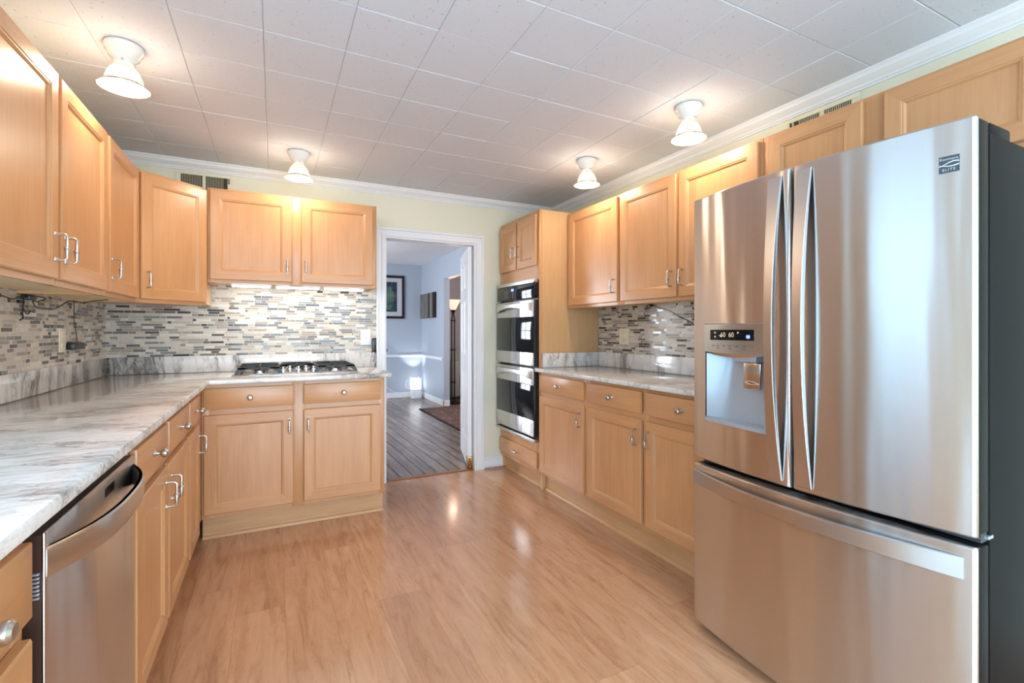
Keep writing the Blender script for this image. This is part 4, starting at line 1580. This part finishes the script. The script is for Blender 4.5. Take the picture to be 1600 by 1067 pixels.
ul = bpy.data.lights.new('box_lamp_light', 'SPOT')
ul.energy = 8
ul.spot_size = math.radians(75)
ul.spot_blend = 0.25
ul.shadow_soft_size = .03
ul.color = (.95, .97, 1)
uo = bpy.data.objects.new('box_lamp_light', ul)
uo.location = (2.34, 8.62, .40)
uo.rotation_euler = Vector((0.0, .22, 1)).to_track_quat('-Z', 'Y').to_euler()
COL.objects.link(uo)

# rug
t = NT('brown_rug')
cc_ = t.ramp(t.noise(t.coord(scale=(9, 9, 9)), 1.5, 5, .6, 1.2), [(0.35, srgb(72, 48, 42)), (0.52, srgb(104, 74, 64)), (0.7, srgb(140, 108, 92))])
t.bump(t.noise(t.coord(scale=(220, 220, 220)), 1, 2), .5, .003)
M['rug'] = t.set(color=cc_, rough=0.95)
M['rug_border'] = plain('rug_binding', srgb(40, 26, 24), 0.95)
rg = thing('area_rug', (2.9, 6.48, 0), 'brown patterned rug lying through the opening of the dining room', 'rug')
MB().box(2.05, 3.75, 5.58, 7.385, 0, .010, b=.002).build('binding', 'rug_border', rg)
MB().box(2.08, 3.72, 5.61, 7.355, .009, .013, b=.001).build('pile', 'rug', rg)

# dining chair: only the corner of its curved back shows
ch = thing('dining_chair', (1.20, 7.2, 0), 'dark wooden dining chair whose curved back tip shows past the doorway', 'chair')
M['dark_wood'] = plain('dark_walnut', srgb(36, 24, 22), 0.35)
for lx in (1.03, 1.37):
    MB().box(lx - .018, lx + .018, 7.42, 7.456, 0, .44, b=.004).build('leg', 'dark_wood', ch)
    MB().hexa([(lx - .018, 6.92, 0), (lx + .018, 6.92, 0), (lx + .018, 6.96, 0), (lx - .018, 6.96, 0), (lx - .018, 6.96, .92), (lx + .018, 6.96, .92), (lx + .018, 6.99, .92), (lx - .018, 6.99, .92)], b=.003).build('leg', 'dark_wood', ch)
MB().box(1.0, 1.40, 7.0, 7.47, .44, .475, b=.010).build('seat', 'dark_wood', ch)
cr_ = MB()
lp = []
for k in range(21):
    s = k / 20 * 2 - 1
    x = 1.20 + .268 * s
    y = 6.985 - .03 * s * s
    z = .915 + .05 * abs(s) ** 4
    hgt = .036 * (1 - .35 * abs(s) ** 4)
    lp.append([(x, y - .012, z - hgt), (x, y + .012, z - hgt), (x, y + .012, z + hgt * .6), (x, y - .012, z + hgt * .6)])
cr_.skin(lp)
cr_.build('top_rail', 'dark_wood', ch)
for k in range(3):
    MB().box(1.13 + k * .09 - .012, 1.13 + k * .09 + .012, 6.955, 6.970, .47, .90, b=.003).build('slat', 'dark_wood', ch)

# torchiere and armchair in the room beyond
to = thing('torchiere', (2.78, 7.75, 0), 'tall dark floor lamp with lit glass bowl beyond the dining room opening', 'floor lamp')
tx, ty = 2.748, 7.75
MB().lathe([(.16, 0), (.16, .012), (.12, .03), (.03, .05)], (tx, ty, 0), seg=28).build('base', 'bronze', to)
mb = MB()
for k in range(4):
    a = k * math.pi / 2 + .4
    px_, py_ = tx + .035 * math.cos(a), ty + .035 * math.sin(a)
    mb.tube([(px_, py_, .03), (px_, py_, 1.42), (tx + .015 * math.cos(a), ty + .015 * math.sin(a), 1.52), (tx, ty, 1.55)], .011, 8)
for z in (.35, .9, 1.40):
    mb.lathe([(.048, 0), (.048, .02)], (tx, ty, z), seg=20)
mb.lathe([(.012, 1.52), (.03, 1.56), (.05, 1.585), (.03, 1.60)], (tx, ty, 0), seg=20)
mb.build('pole', 'bronze', to)
M['amber_glass'] = plain('lit_amber_glass', srgb(250, 205, 180), 0.5, emit=(1.0, .55, .38, 1), emit_s=0.9)
M['warm_bulb'] = plain('warm_bulb', (1, 1, 1, 1), 0.4, emit=(1.0, .82, .6, 1), emit_s=7.0)
mb = MB()
pr2 = [(.035, 1.59), (.055, 1.62), (.09, 1.69), (.125, 1.76)]
mb.lathe(pr2 + [(r - .006, z + .003) for r, z in pr2[::-1]], (tx, ty, 0), seg=32, cap=False)
mb.build('shade', 'amber_glass', to)
MB().lathe([(.02, 1.61), (.045, 1.65), (.05, 1.68), (.03, 1.72), (0, 1.73)], (tx, ty, 0), seg=16).build('bulb', 'warm_bulb', to)
tl_ = bpy.data.lights.new('torchiere_light', 'POINT')
tl_.energy = 9
tl_.color = (1, .75, .6)
tl_.shadow_soft_size = .06
tlo = bpy.data.objects.new('torchiere_light', tl_)
tlo.location = (tx, ty, 1.80)
COL.objects.link(tlo)

ar = thing('armchair', (3.30, 8.35, 0), 'grey upholstered armchair behind the floor lamp in the far room', 'armchair')
M['grey_fabric'] = painted('grey_upholstery', srgb(132, 128, 124))
MB().box(2.96, 3.62, 7.98, 8.60, .10, .44, b=.05).build('seat', 'grey_fabric', ar)
MB().box(2.78, 3.80, 8.55, 8.85, .08, .92, b=.09).build('backrest', 'grey_fabric', ar)
for x0, x1 in ((2.76, 2.96), (3.62, 3.82)):
    MB().box(x0, x1, 7.95, 8.62, .06, .72, b=.05).build('arm', 'grey_fabric', ar)
for lx in (2.86, 3.72):
    for ly in (8.02, 8.78):
        MB().lathe([(.02, 0), (.028, .11)], (lx, ly, 0), seg=10).build('leg', 'dark_wood', ar)
